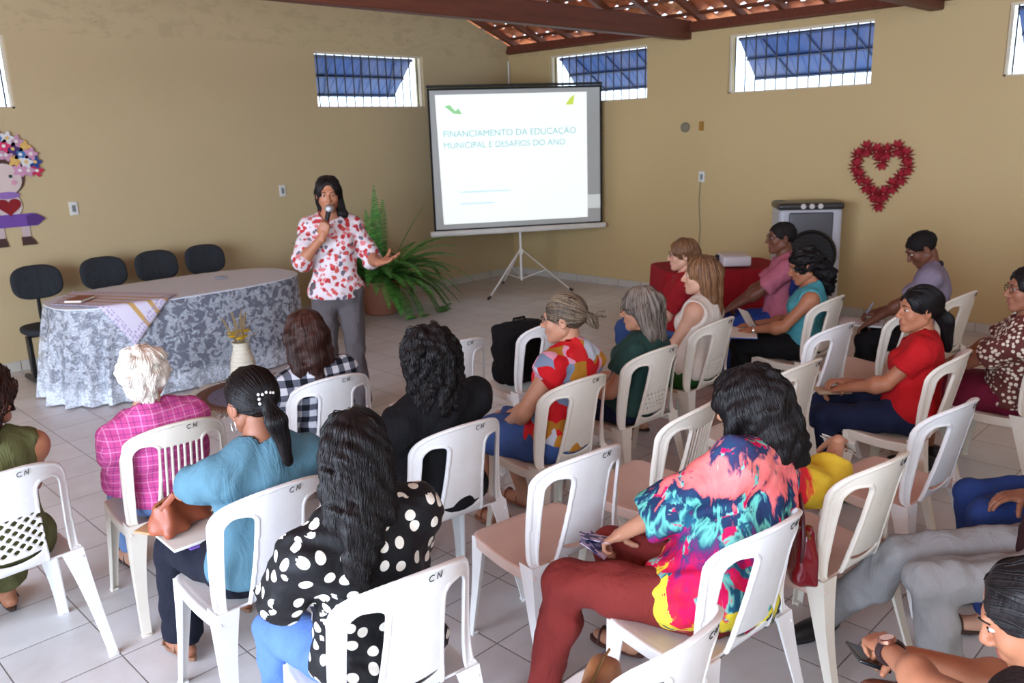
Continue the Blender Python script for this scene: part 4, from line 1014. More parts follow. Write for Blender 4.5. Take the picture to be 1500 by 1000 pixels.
P['greyleg'] = person((2.96, .52, math.radians(34)), 'seated person at the right edge in grey trousers, mostly out of frame', (.04, -.14, 1.06), SK[0],
    dict(mat=cloth('dark_maroon_top', (50, 26, 28)), sleeve=.6, e=.016), dict(mat=cloth('grey_trousers_cotton', (142, 142, 142)), e=.016, wr=.006),
    H_(kind='long', t=.012, locks=LONG(.30, .065), n=300, steps=30), HD, hy=20, seed=35,
    arms={-1: dict(to=(.20, -.12, .60)), 1: dict(to=(.28, -.05, .62))}, legs={-1: dict(knee=(-.12, .38, .47), ankle=(-.12, .28, .09), toe=(-.2, 1, 0)), 1: dict(knee=(.10, .40, .45), ankle=(.27, .62, .085), toe=(-.6, .8, 0))}, shoes=('shoe', (14, 13, 14)))
P['jeans'] = person((3.54, .50, math.radians(34)), 'seated person at the right edge in blue jeans, behind the grey trousers', (.02, -.14, 1.08), SK[2],
    dict(mat=black, sleeve=.5, e=.016), dict(mat=mat_denim('mid_blue_denim', (44, 66, 124)), e=.014, wr=.005),
    H_(kind='long', t=.010, locks=LONG(.2), n=200, steps=20), HD, seed=37, arms={-1: dict(to=(.10, -.20, .52)), 1: dict(to=(.28, -.18, .52))}, legs={-1: dict(knee=(-.10, .38, .50)), 1: dict(knee=(.12, .36, .475))})
P['watch'] = person((1.64, .20, math.radians(-30)), 'woman in the bottom right corner with dark tied hair and a wristwatch', (.02, .10, .98), SK[4],
    dict(mat=cloth('dark_top', (34, 24, 26)), sleeve=.0, e=.014), dict(mat=black, e=.012),
    H_(kind='ponytail', t=.008, ears=True, nape=-.05, n=700, steps=16, w=.0015, tie=V3(0, -.112, -.02), face=(.080, .100, .122, .010), locks=[((0, -.115, -.01), (0, -.145, -.06), .030, .03), ((0, -.145, -.06), (0, -.15, -.2), .032, .02)], k=.016), HB, hy=42, hp=-28, seed=39, fat=1.02, res=.0078,
    arms={-1: dict(to=(.02, .55, .655), pole=(-.9, -.1, -.6), pose='fold', back=(-.2, .2, 1)), 1: dict(to=(.07, .58, .61), pole=(.9, -.1, -.5), pose='fold', back=(.3, .2, 1))}, legs={-1: dict(knee=(-.08, .48, .49), ankle=(-.08, .50, .085)), 1: dict(knee=(.16, .48, .49), ankle=(.16, .5, .085))})
# speaker
P['speaker'] = person((3.14, 4.83, math.radians(146)), 'woman standing and speaking into a microphone, in a floral blouse and grey trousers', (.0, .03, 1.575), SK[4],
    dict(mat=mat_floral(), sleeve=1.02, e=.020, flare=.008, hem=-.05, wr=.004), dict(mat=cloth('grey_slacks', (92, 86, 88)), e=.012, flare=.035, waist=.28),
    H_(kind='long', t=.009, part=True, locks=[((0, -.07, .0), (0, -.10, -.12), .07, .05), ((-.055, -.03, .0), (-.085, .02, -.14), .036, .026), ((-.085, .02, -.14), (-.10, .05, -.26), .027, .012), ((.05, -.05, .0), (.055, -.07, -.12), .04, .03)], n=600, steps=24, vol=.002, face=(.072, .090, .116, .018)), HB, hy=0, hp=-8, seed=41, standing=True, pel=(0, 0, .925), sc=1.0, sw=.147, fat=.95,
    arms={1: dict(to=(.055, .205, 1.315), pole=(.55, .1, -.9), pose='grip', dir=(-.25, .1, 1), back=(.3, 1, .1)), -1: dict(to=(-.30, .26, 1.13), pole=(-.3, -.5, -.9), pose='open', dir=(-.8, .55, .25), back=(.1, -.4, -.9))},
    legs={-1: dict(knee=(-.095, .01, .50), ankle=(-.10, -.01, .085)), 1: dict(knee=(.095, .02, .50), ankle=(.10, .02, .085))}, shoes=('sandal', (150, 110, 90)))
# ================================================================== FURNITURE AND THINGS
def T3(*a): return np.array(a, float)
# ---- table with cloths
tb = thing('table', 'long oval table under a white lace cloth, in front of the back wall', 'table', (2.95, 6.93, 0))
M_wood = wood_mat('table_wood', (96, 62, 40), (130, 88, 58))
def sup(a, b, n, t):
    c, s_ = math.cos(t), math.sin(t); return (a * math.copysign(abs(c) ** (2 / n), c), b * math.copysign(abs(s_) ** (2 / n), s_))
m_ = MB(); m_.prism([sup(1.0, .50, 2.8, t) for t in np.linspace(0, 2 * PI, 49)[:-1]], .03, 'z', (0, 0, .715)); m_.build('tabletop', M_wood, tb)
for sx in (-1, 1):
    for sy in (-1, 1): MB().rbox((sx * .8, sy * .3, .357), (.06, .06, .714), .008, seg=1).build('leg', M_wood, tb)
def drape(off, z1, amp, name, mat, top=True, nr=150, flare=0.):
    V = []; F = []; zs = [0.748 + off, 0.744 + off] + list(np.linspace(.735, z1, 16)); nt = nr
    rs = [0, .3, .6, .85, .97]
    mb = MB(); rings = []
    for r in rs[1:]: rings.append([(x * r, y * r, .752 + off) for x, y in (sup(1.02, .52, 2.8, t) for t in np.linspace(0, 2 * PI, nt + 1)[:-1])])
    for i, z in enumerate(zs):
        d = (0.735 - z) / .735 if z < .735 else 0; ring = []
        for k, t in enumerate(np.linspace(0, 2 * PI, nt + 1)[:-1]):
            x, y = sup(1.025 + off, .525 + off, 2.8, t)
            left = max(0, -math.cos(t)) ** 1.2 + .10
            n_ = np.array([math.cos(t), math.sin(t)]); w = amp * (d ** .7) * (math.sin(t * 26 + 2 * math.sin(3 * t)) + .5 * math.sin(t * 43 + 1)) * (left if math.cos(t) < .5 else .35)
            o = off + w + (.05 + flare) * d * left
            ring.append((x + n_[0] * o, y + n_[1] * o, z))
        rings.append(ring)
    for r in rings: V += r
    n = nt
    for i in range(len(rings) - 1):
        for k in range(n): F.append((i * n + k, i * n + (k + 1) % n, (i + 1) * n + (k + 1) % n, (i + 1) * n + k))
    V.append((0, 0, .752 + off)); c = len(V) - 1
    for k in range(n): F.append((c, (k + 1) % n, k))
    mb.add(V, F); return mb.build(name, mat, None, loc=(2.95, 6.93, 0))
o = drape(.0, .03, .022, 'tablecloth', cloth('slate_blue_cloth', (66, 72, 92))); tag(o, 'dark slate-blue undercloth showing through the white lace on the oval table', 'tablecloth')
def lace_mat():
    m = N('white_lace'); co = m.coord(); sp = m.sep(co)
    big = m.noise(m.map(co, (1, 1, 1)), 17, 3, .6, .8); fine = m.vor(co, 70, 1)
    pat = m.ramp(big, [(.46, (0, 0, 0)), (.54, (1, 1, 1))])
    net = m.ramp(fine, [(.30, (1, 1, 1)), (.50, (.25, .25, .25))])
    topm = m.math('GREATER_THAN', sp[2], .745)
    lft = m.math('MULTIPLY', m.math('LESS_THAN', sp[0], -.62), .18); hemz = m.ramp(sp[2], [(.0, (1, 1, 1)), (.12, (1, 1, 1)), (.2, (0, 0, 0))])
    a = m.math('ADD', m.math('ADD', m.math('MULTIPLY', pat, .42), .20), m.math('ADD', lft, m.math('MULTIPLY', hemz, .35)))
    a = m.math('MAXIMUM', m.math('MULTIPLY', a, m.math('ADD', m.math('MULTIPLY', net, .5), .6)), m.math('MULTIPLY', topm, .90), clamp=True)
    b = m.bsdf(lin(228, 236, 246), .9); b.inputs['Alpha'].default_value = 1; m.set(b.inputs['Alpha'], a); return m.m
o = drape(.006, .015, .040, 'lace_tablecloth', lace_mat(), flare=.04); tag(o, 'white floral lace tablecloth draped to the floor over the oval table', 'tablecloth')
# runner with stripes
def runner_mat():
    m = N('striped_runner'); uv = m.coord('UV'); sp = m.sep(uv)
    col = lin(216, 210, 226)
    c = m.mix(0, col, col)
    for p in (.30, .50, .70): c = m.mix(m.math('COMPARE', sp[0], p, .028), c, lin(196, 160, 96))
    e = m.math('LESS_THAN', m.math('MINIMUM', m.math('MINIMUM', sp[0], m.math('SUBTRACT', 1, sp[0])), m.math('MINIMUM', sp[1], m.math('SUBTRACT', 1, sp[1]))), .09)
    d = m.ramp(m.vor(uv, 26, .4, dim='2D'), [(.3, (1, 1, 1)), (.36, (0, 0, 0))])
    c = m.mix(m.math('MULTIPLY', m.math('MULTIPLY', e, d), .7), c, lin(150, 140, 184))
    m.bsdf(c, .85, m.bump(m.noise(m.coord(), 200, 2), .2, .002)); return m.m
def runner():
    # square cloth laid askew over the left end; part of it hangs over the front edge
    me = bpy.data.meshes.new('table_runner'); n = 36; V = []; U = []; F = []
    A, B, C_, D = T3(-1.04, -.10, 0), T3(-.72, .33, 0), T3(-.30, -.72, 0), T3(.02, -.29, 0)
    A, B, C_, D = T3(-1.02, -.02, 0), T3(-.70, .46, 0), T3(-.62, -.83, 0), T3(-.22, -.43, 0)
    for i in range(n + 1):
        for j in range(n + 1):
            u, v = i / n, j / n
            p = (A * (1 - u) + B * u) * (1 - v) + (C_ * (1 - u) + D * u) * v
            x, y = p[0], p[1]; z = .768
            # front/left edge of the oval
            xe = 1.045; k = (abs(x) / xe) ** 2.8
            yf = -.545 * max(1 - k, 0.001) ** (1 / 2.8)
            if y < yf: dz = yf - y; z = .768 - dz; y = yf - .012 - .03 * dz
            if k > .98: z = .768 - (abs(x) - 1.03) * 1.0 if abs(x) > 1.03 else z
            V.append((x, y, z)); U.append((u, v))
    for i in range(n):
        for j in range(n): F.append((i * (n + 1) + j, (i + 1) * (n + 1) + j, (i + 1) * (n + 1) + j + 1, i * (n + 1) + j + 1))
    me.from_pydata(V, [], F); l = me.uv_layers.new(name='UVMap')
    for poly in me.polygons:
        for li in poly.loop_indices: l.data[li].uv = U[me.loops[li].vertex_index]
    me.polygons.foreach_set('use_smooth', [True] * len(me.polygons))
    o = link('table_runner', me, runner_mat(), None, (2.95, 6.93, 0)); md = o.modifiers.new('t', 'SOLIDIFY'); md.thickness = .003
    tag(o, 'lilac-white embroidered cloth with gold stripes, its corner hanging over the table front', 'table runner')
runner()
b = thing('notebook', 'small brown-covered notebook lying on the left end of the table', 'book', (2.12, 6.84, .775), .75)
MB().rbox((0, 0, .012), (.20, .13, .018), .002, seg=1).build('pages', plain('paper_white', (230, 226, 216), .8), b)
MB().rbox((0, 0, .023), (.206, .136, .004), .001, seg=1).rbox((0, 0, .002), (.206, .136, .003), .001, seg=1).build('cover', plain('brown_leather_cover', (146, 88, 60), .6), b)
gl = tag(MB().rbox((3.35, 6.98, .768), (.09, .07, .015), .004, seg=1).build('small_case', plain('grey_plastic', (150, 160, 175), .4)), 'small grey case lying mid-way along the lace-covered table', 'case')
# ---- office chairs against the back wall
M_pad = cloth('charcoal_upholstery', (46, 50, 54)); M_steel = plain('black_steel', (20, 20, 22), .4)
def office(pad, lab, x, y, rz, group):
    t = thing('office_chair', lab, 'chair', (x, y, 0), rz, group)
    s = SDF(); v_ = None
    s.ops.append(('+', lambda P: smax(((np.abs(P[..., 0]) / .205) ** 2.8 + (np.abs(P[..., 2] - .82) / .145) ** 2.8 + 1e-9) ** (1 / 2.8) * .145 - .145, np.abs(P[..., 1] + .21 - .55 * P[..., 0] ** 2 + (P[..., 2] - .8) * .18) - .026, .03), T3(-.23, -.3, .65), T3(.23, -.1, .99), .01))
    v, f = s.grid(.01); qmesh('backrest', [(relax(v, f, 1), f)], pad, t)
    s = SDF(); s.ops.append(('+', lambda P: smax((((np.abs(P[..., 0]) / .23) ** 3 + (np.abs(P[..., 1]) / .21) ** 3 + 1e-9) ** (1 / 3)) * .21 - .21, np.abs(P[..., 2] - .45) - .03, .03), T3(-.25, -.24, .40), T3(.25, .24, .50), .01))
    v, f = s.grid(.01); qmesh('seat', [(relax(v, f, 1), f)], pad, t)
    m = MB(); m.tube([(0, -.10, .42), (0, -.20, .43), (0, -.245, .52), (0, -.235, .75)], .016, 8, flat=.6); m.build('back_support', M_steel, t)
    for sx in (-1, 1):
        m = MB(); m.rbox((sx * .19, .0, .025), (.045, .46, .04), .01, seg=1); m.rbox((sx * .19, .0, .22), (.035, .07, .37), .006, R=None, seg=1); m.build('leg', M_steel, t)
    m = MB(); m.rbox((0, 0, .405), (.40, .05, .03), .005, seg=1); m.build('crossbar', M_steel, t)
    return t
for (x, y, w) in ((2.12, 7.66, 'leftmost of the four, its seat in view'), (2.68, 7.68, 'second from the left'), (3.16, 7.68, 'third from the left'), (3.64, 7.68, 'rightmost, nearest the standing speaker')):
    office(M_pad, 'charcoal office chair behind the table, ' + w, x, y, PI, 'charcoal office chairs behind the table')
oc = office(cloth('royal_blue_upholstery', (30, 40, 96)), 'royal blue office chair holding the man in the pink polo shirt', 5.72, 2.92, math.radians(10), None)
# ---- vase with dried flowers on a round rug
rg = thing('rug', 'round rug with grey-violet centre, brown ring and pale fringe before the table', 'rug', (2.98, 5.86, 0))
m = MB(); m.lathe([(.36, .004), (.36, .010), (.001, .010)], n=48, cap=False); m.build('centre', cloth('grey_violet_weave', (118, 110, 126)), rg)
m = MB(); m.lathe([(.46, .002), (.465, .010), (.46, .014), (.40, .014), (.355, .011)], n=48, cap=False); m.build('ring', cloth('brown_jute', (112, 76, 58)), rg)
m = MB()
for k in range(90):
    a = 2 * PI * k / 90 + rng.rand() * .04; L = .54 + .05 * rng.rand(); m.tube([(.455 * math.cos(a), .455 * math.sin(a), .008), (.5 * math.cos(a + .02), .5 * math.sin(a + .02), .012), (L * math.cos(a + .05 * rng.randn()), L * math.sin(a + .05), .005)], .007, 5)
m.build('fringe', cloth('cream_fringe', (190, 176, 160)), rg)
va = thing('vase', 'tall white woven vase of dried grasses and yellow flowers on the round rug', 'vase', (2.88, 5.80, .015))
m = MB(); pr = [(.075, 0), (.085, .01), (.098, .10), (.10, .20), (.088, .30), (.066, .37), (.058, .41), (.066, .44), (.060, .44), (.05, .41)]
zz = np.linspace(0, .44, 60); rr = np.interp(zz, [p[1] for p in pr[:8]], [p[0] for p in pr[:8]]); m.lathe([(r + .0025 * math.sin(z * 320), z) for r, z in zip(rr, zz)] + [(.056, .44), (.05, .40), (.001, .38)], n=40)
m.build('body', plain('cream_woven_fibre', (222, 216, 196), .7, bump=.3, bscale=180), va)
m = MB()
for k in range(26):
    a = rng.rand() * 6.28; r = .02 + .11 * rng.rand(); h = .50 + .18 * rng.rand(); m.tube([(0, 0, .38), (r * .4 * math.cos(a), r * .4 * math.sin(a), .46), (r * math.cos(a), r * math.sin(a), h)], [.002, .002, .004 + .003 * rng.rand()], 5)
m.build('dried_grass', plain('straw', (150, 128, 86), .8), va)
M_yel = plain('yellow_petals', (214, 178, 20), .6)
for k in range(9):
    a = k * 2.4; r = .028 + .045 * ((k * 37) % 10) / 10; c = T3(r * math.cos(a), r * math.sin(a), .475 + .05 * ((k * 53) % 7) / 7); m = MB()
    for j in range(12):
        b_ = 2 * PI * j / 12; m.tube([c, c + T3(.018 * math.cos(b_), .018 * math.sin(b_), .010), c + T3(.034 * math.cos(b_), .034 * math.sin(b_), .004)], [.004, .008, .003], 6, flat=.5)
    m.lathe([(.001, .018), (.010, .014), (.013, .006), (.001, .0)], c, 10); m.build('flower', M_yel, va)
# ---- potted fern
fp = thing('potted_fern', 'large green fern spilling from a terracotta pot beside the speaker', 'potted plant', (5.48, 7.55, 0))
m = MB(); m.lathe([(.17, 0), (.19, .01), (.225, .30), (.235, .34), (.245, .345), (.245, .385), (.225, .385), (.215, .34), (.001, .33)], n=40); m.build('pot', plain('terracotta', (146, 98, 76), .8, bump=.1), fp)
m = MB(); m.lathe([(.001, .335), (.212, .335), (.212, .32)], n=24); m.build('soil', plain('potting_soil', (48, 36, 28), .95), fp)
def frond_mat(n_, a, b): 
    mm = N(n_); f_ = mm.n('ShaderNodeNewGeometry').outputs['Random Per Island']; mm.bsdf(mm.mix(f_, lin(a), lin(b)), .6, Specular_IOR_Level=.3); return mm.m
M_fr = frond_mat('fern_leaf', (38, 92, 36), (92, 152, 64))
m = MB(); FR = []
for k in range(96):
    a = rng.rand() * 2 * PI; up = .5 + 1.3 * rng.rand(); L = .62 + .38 * rng.rand()
    FR.append((a, up, L, (.5 + .6 * rng.rand()) * (1.3 if math.cos(a + .8) > 0 else .8)))
FR += [(.9, 9., 1.05, .12), (-2.2, 7.0, .95, .15), (.6, 5., .9, .2), (-2.5, 4.5, .85, .25), (-.75, 2.6, .95, .35), (-.5, 1.6, 1.0, .7), (-1.0, 1.4, 1.0, .8), (-.7, 1.1, 1.1, .9), (2.9, 2.4, 1.0, .3), (2.6, 1.9, .95, .25), (1.2, 1.5, .8, .35), (-.75, .55, 1.25, 1.5), (-.6, .5, 1.2, 1.5), (-.9, .6, 1.1, 1.6), (-1.3, .4, .95, 1.7), (-1.6, .4, .95, 1.8), (-.4, .6, 1.1, 1.3)]
for (a, up, L, sag) in FR:
    d = T3(math.cos(a), math.sin(a), 0); p = T3(0, 0, .36) + d * .08; v = d + T3(0, 0, up); v /= np.linalg.norm(v); n = 20; pts = [p]; st = L / n
    for i in range(n):
        v = v + T3(0, 0, -sag * 1.9 * st); v /= np.linalg.norm(v); p = p + v * st
        if p[2] < .02: p[2] = .02
        lim = .50
        if p[1] > lim: p[1] = lim
        pts.append(p.copy())
    m.tube(pts, [.0035] * n + [.001], 4)
    for i in range(2, n + 1):
        t = i / n; w = .095 * math.sin(min(t * 1.25, 1) * PI * .5) * (1 - t ** 3 * .9) + .006; tg = pts[i] - pts[i - 1]; tg /= np.linalg.norm(tg) + 1e-9; sd = np.cross(d, T3(0, 0, 1)); up_ = np.cross(sd, tg)
        for q in (-1, 1):
            for h in (0, .5):
                b0 = pts[i] * (1 - h) + pts[i - 1] * h; tip = b0 + sd * q * w + tg * w * .25 - up_ * w * .15; mid = b0 * .5 + tip * .5 + up_ * .004; hw = tg * .0085
                m.add([b0 - hw * .6, mid - hw, tip, mid + hw, b0 + hw * .6], [(0, 1, 2, 3, 4)])
m.build('fronds', M_fr, fp)
# ---- projection screen on tripod
sc_ = thing('projection_screen', 'white tripod projection screen with black borders showing a bright slide, in the corner', 'projection screen', (7.35, 7.14, 0), math.atan2(-1.16, 1.78))
W2 = 1.06; z0, z1 = .80, 2.46
M_wp = plain('white_powder_coat', (222, 220, 212), .35)
MB().box((0, 0, (z0 + z1) / 2), (2 * W2, .004, z1 - z0)).build('black_border', plain('black_screen_border', (14, 16, 14), .8), sc_, smooth=False)
def screen_mat():
    m = N('projected_slide'); co = m.coord(); sp = m.sep(co); x, z = sp[0], sp[2]
    l = m.math('GREATER_THAN', x, m.math('ADD', -.955, m.math('MULTIPLY', m.math('SUBTRACT', 1.6, z), .02))); r = m.math('LESS_THAN', x, .87); b_ = m.math('GREATER_THAN', z, .885); t = m.math('LESS_THAN', z, 2.385)
    on = m.math('MULTIPLY', m.math('MULTIPLY', l, r), m.math('MULTIPLY', b_, t))
    tab = m.math('MULTIPLY', m.math('MULTIPLY', m.math('GREATER_THAN', x, .87), m.math('LESS_THAN', z, 1.16)), m.math('GREATER_THAN', z, .99))
    b = m.bsdf(lin(196, 200, 196), .9)
    m.set(b.inputs['Emission Color'], (.93, 1.0, .985, 1)); m.set(b.inputs['Emission Strength'], m.math('ADD', m.math('MULTIPLY', on, .72), m.math('MULTIPLY', tab, .30))); return m.m
MB().box((0, -.004, (z0 + z1) / 2 + .0), (2 * W2 - .05, .004, z1 - z0 - .05)).build('screen_fabric', screen_mat(), sc_, smooth=False)
MB().rbox((0, 0, z1 + .02), (2 * W2 + .02, .03, .03), .006, seg=1).build('top_bar', plain('black_bar', (24, 30, 26), .5), sc_)
MB().rbox((0, .0, .775), (2 * W2 + .10, .07, .065), .02).build('roller_case', M_wp, sc_)
MB().tube([(0, .0, .14), (0, 0, .76)], .016, 10).tube([(0, .03, .5), (0, .03, 2.47)], .010, 8).build('pole', M_wp, sc_)
MB().rbox((0, 0, .50), (.05, .05, .07), .01).build('hub', M_wp, sc_)
for ang in (100, 218, 338):
    a = math.radians(ang); d = T3(math.cos(a), math.sin(a), 0)
    a = math.radians(ang); lm = MB(); lm.tube([T3(0, 0, .52) + d * .02, d * .62 + T3(0, 0, .02)], .013, 8, flat=.6); lm.tube([T3(0, 0, .16), d * .30 + T3(0, 0, .27)], .007, 6); l_ = lm.build('leg', M_wp, sc_); MB().tube([d * .60 + T3(0, 0, .035), d * .645 + T3(0, 0, .012)], .017, 8).build('foot_cap', M_steel, l_)
def text(s, size, loc, mat, parent, name, rot=(PI / 2, 0, 0), align='LEFT', ext=.0005):
    c = bpy.data.curves.new(name, 'FONT'); c.body = s; c.size = size; c.extrude = ext; c.align_x = align
    o = bpy.data.objects.new(name, c); COL.objects.link(o); bpy.context.view_layer.update()
    me = bpy.data.meshes.new_from_object(o.evaluated_get(bpy.context.evaluated_depsgraph_get())); bpy.data.objects.remove(o)
    me.transform(Matrix.Rotation(rot[0], 4, 'X')); me.materials.clear()
    return link(name, me, mat, parent, loc)
def emis(name, rgb, st):
    m = N(name); b = m.bsdf(lin(rgb), .8); m.set(b.inputs['Emission Color'], (*lin(rgb), 1)); m.set(b.inputs['Emission Strength'], st); return m.m
M_txt = emis('slide_text_light', (150, 205, 205), .45)
text('FINANCIAMENTO DA EDUCAÇÃO', .105, (-.90, -.0075, 1.905), M_txt, sc_, 'slide_text')
text('MUNICIPAL E DESAFIOS DO ANO', .100, (-.90, -.0075, 1.775), M_txt, sc_, 'slide_text')
M_txt2 = emis('slide_faint_text_light', (200, 226, 236), .62)
MB().box((-.42, -.0075, 1.26), (.62, .001, .022)).build('slide_line', M_txt2, sc_, smooth=False); MB().box((-.52, -.0075, 1.12), (.42, .001, .022)).build('slide_line', M_txt2, sc_, smooth=False)
MB().prism([(-.87, 2.26), (-.80, 2.27), (-.74, 2.20), (-.70, 2.23), (-.66, 2.16), (-.76, 2.17)], .001, 'y', (0, -.0085, 0)).build('slide_logo', emis('slide_logo_green', (150, 210, 150), .5), sc_, smooth=False)
MB().prism([(.60, 2.24), (.70, 2.24), (.72, 2.36), (.66, 2.32)], .001, 'y', (0, -.0085, 0)).build('slide_logo', emis('slide_logo_lime', (200, 220, 90), .5), sc_, smooth=False)
# ---- wall fittings
def outlet(lab, loc, side, w=.075, h=.12, rgb=(218, 220, 214)):
    t = thing('wall_outlet', lab, 'outlet', loc, 0 if side == 'x' else -PI / 2)
    MB().rbox((0, -.006, 0), (w, .012, h), .004).build('plate', plain('outlet_plate_%d' % rgb[0], rgb, .4), t)
    MB().rbox((0, -.013, 0), (w * .42, .004, h * .5), .003).build('socket', plain('socket_insert', (120, 126, 128), .5), t)
outlet('white wall outlet on the back wall above the leftmost office chair', (2.62, YW, 1.39), 'x')
outlet('white wall outlet on the back wall just left of the speaker\'s head', (4.76, YW, 1.40), 'x')
outlet('white wall outlet with a cable hanging from it on the right wall', (XW, 5.19, 1.38), 'y')
t = thing('ceramic_knob', 'small round grey fitting on the right wall beside the ochre plate', 'wall fitting', (XW, 5.42, 1.93), -PI / 2)
m = MB(); m.lathe([(.055, 0), (.055, .02), (.03, .03), (.001, .03)], n=20); P_ = np.array(m.v); m.v = [(p[0], -p[2], p[1]) for p in P_]; m.build('disc', plain('grey_fitting', (126, 118, 98), .6), t)
tag(MB().rbox((XW - .008, 5.21, 1.94), (.016, .055, .10), .003, seg=1).build('wall_plate', plain('ochre_plate', (160, 116, 40), .5)), 'small ochre plate on the right wall above the outlet', 'wall plate')
tag(MB().tube([(XW - .02, 5.20, 1.34), (XW - .015, 5.215, 1.1), (XW - .015, 5.19, .8), (XW - .015, 5.21, .5), (XW - .02, 5.16, .3)], .004, 6).build('cable', plain('grey_cable', (132, 124, 100), .6)), 'thin cable hanging down the right wall from the outlet', 'cable')
# heart wreath
hw = thing('heart_wreath', 'heart-shaped wreath of red paper flowers hanging on the right wall', 'wreath', (XW - .02, 3.19, 1.44), -PI / 2)
M_red = plain('red_paper', (158, 26, 42), .8, bump=.2); M_rc = plain('flower_centre', (190, 110, 100), .6)
hp_ = []
for t in np.linspace(0, 2 * PI, 400):
    hp_.append((16 * math.sin(t) ** 3 / 16 * .245, (13 * math.cos(t) - 5 * math.cos(2 * t) - 2 * math.cos(3 * t) - math.cos(4 * t)) / 16 * .29 + .02))
hp_ = np.array(hp_); cl = np.concatenate([[0], np.cumsum(np.linalg.norm(np.diff(hp_, axis=0), axis=1))])
for k in range(16):
    s_ = cl[-1] * k / 16; c = T3(np.interp(s_, cl, hp_[:, 0]), -.012 - .004 * (k % 2), np.interp(s_, cl, hp_[:, 1])); m = MB()
    for ring, (nn, R_, r_) in enumerate(((11, .088, .024), (8, .055, .020))):
        for j in range(nn):
            b_ = 2 * PI * j / nn + ring * .3 + k; u = T3(math.cos(b_), 0, math.sin(b_)); m.tube([c, c + u * R_ * .55 + T3(0, -.006 - .01 * ring, 0), c + u * R_ + T3(0, -.002 - .012 * ring, 0)], [.006, r_, .003], 6, flat=.35)
    fl_ = m.build('paper_flower', M_red, hw); MB().rbox((c[0], c[1] - .022, c[2]), (.014, .01, .014), .003, seg=1).build('flower_centre', M_rc, fl_)
# craft doll on the back wall
dl = thing('craft_doll', 'flat foam girl with a flower headdress and red heart on the back wall, far left', 'wall decoration', (2.10, YW - .004, 1.16))
def flat(name, poly, y, rgb, th=.006, par=dl): return MB().prism(poly, th, 'y', (0, -y - th, 0)).build(name, plain('foam_%d_%d_%d' % rgb, rgb, .8), par, smooth=False)
def circ(cx, cz, rx, rz=None, n=24): return [(cx + rx * math.cos(a), cz + (rz or rx) * math.sin(a)) for a in np.linspace(0, 2 * PI, n + 1)[:-1]]
flat('hair', circ(.0, .54, .165, .16), .0, (84, 56, 46)); flat('face', circ(.0, .52, .135, .135), .006, (214, 196, 190))
for q in (-1, 1): flat('eye', circ(q * .05, .545, .014), .012, (40, 60, 56)); flat('cheek', circ(q * .07, .49, .022), .012, (216, 160, 176))
flat('collar', circ(0, .385, .10, .03), .010, (142, 108, 176)); flat('torso', circ(0, .30, .105, .11), .006, (206, 192, 190))
flat('heart', [(.095 * math.sin(t) ** 3, .29 + .085 * (13 * math.cos(t) - 5 * math.cos(2 * t) - 2 * math.cos(3 * t) - math.cos(4 * t)) / 16) for t in np.linspace(0, 2 * PI, 40)[:-1]], .014, (134, 20, 26))
flat('skirt', [(-.26, .16), (-.20, .11), (.20, .11), (.26, .16), (.18, .22), (-.18, .22)], .008, (112, 74, 158)); flat('skirt_side', [(.12, .115), (.19, .115), (.27, .165), (.20, .215), (.12, .20)], .014, (84, 50, 120))
for q in (-1, 1): flat('leg', [(q * .10 - .03, .0), (q * .10 + .03, .0), (q * .10 + .035, .12), (q * .10 - .035, .12)], .002, (200, 180, 178)); flat('boot', [(q * .10 - .045, -.055), (q * .10 + .075 * (1 if q > 0 else .6), -.055), (q * .10 + .06 * (1 if q > 0 else .7), -.02), (q * .10 + .03, .02), (q * .10 - .045, .02)], .006, (70, 46, 42))
FC = [(196, 40, 80), (72, 50, 110), (222, 180, 100), (110, 40, 60), (60, 120, 180), (206, 150, 180), (226, 110, 60), (220, 220, 220), (40, 70, 140), (220, 60, 110), (200, 150, 176)]
k = 0
for (R_, n_) in ((.27, 13), (.20, 10), (.13, 6)):
    for j in range(n_):
        a = PI * (-.02 + 1.04 * j / (n_ - 1)); cx, cz = R_ * .98 * math.cos(a), .60 + R_ * 1.02 * math.sin(a); rgb = FC[(k * 5 + j * 3) % len(FC)]
        poly = [(cx + .047 * (1 + .28 * math.cos(5 * t)) * math.cos(t), cz + .047 * (1 + .28 * math.cos(5 * t)) * math.sin(t)) for t in np.linspace(0, 2 * PI, 31)[:-1]]
        fo_ = flat('foam_flower', poly, .012 + .004 * (k % 3), rgb, .005); flat('flower_eye', circ(cx, cz, .015, n=10), .019 + .004 * (k % 3), ((226, 190, 110) if j % 2 else (230, 226, 220)), .003, fo_); k += 1
# ---- air cooler
ac = thing('air_cooler', 'tall white and grey evaporative air cooler with round black grille by the right wall', 'air cooler', (7.93, 3.74, 0), math.radians(-52))
s = SDF(); s.ops.append(('+', lambda P: smax(smax(np.abs(P[..., 0]) - .30, np.abs(P[..., 1]) - .20, .05), np.abs(P[..., 2] - .60) - .53, .04), T3(-.31, -.21, .06), T3(.31, .21, 1.14), .01)); v, f = s.grid(.015); qmesh('housing', [(relax(v, f, 1), f)], plain('cooler_white', (186, 188, 196), .35), ac)
MB().rbox((0, 0, 1.15), (.62, .42, .07), .03).build('top_cover', plain('cooler_dark_top', (52, 50, 50), .3), ac)
MB().rbox((0, -.195, .62), (.42, .04, .95), .03).build('front_panel', plain('cooler_grey_panel', (84, 86, 92), .4), ac)
m = MB(); m.lathe([(.245, 0), (.25, .03), (.23, .045), (.215, .03), (.001, .02)], n=48); P_ = np.array(m.v); m.v = [(p[0], -.21 - p[2], .68 + p[1]) for p in P_]; gr = m.build('fan_grille', plain('cooler_black', (22, 22, 24), .5), ac)
m = MB()
for k in range(11):
    z = -.19 + .038 * k; w = math.sqrt(max(.215 ** 2 - z * z, 0)); m.box((0, -.248, .68 + z), (2 * w, .006, .006))
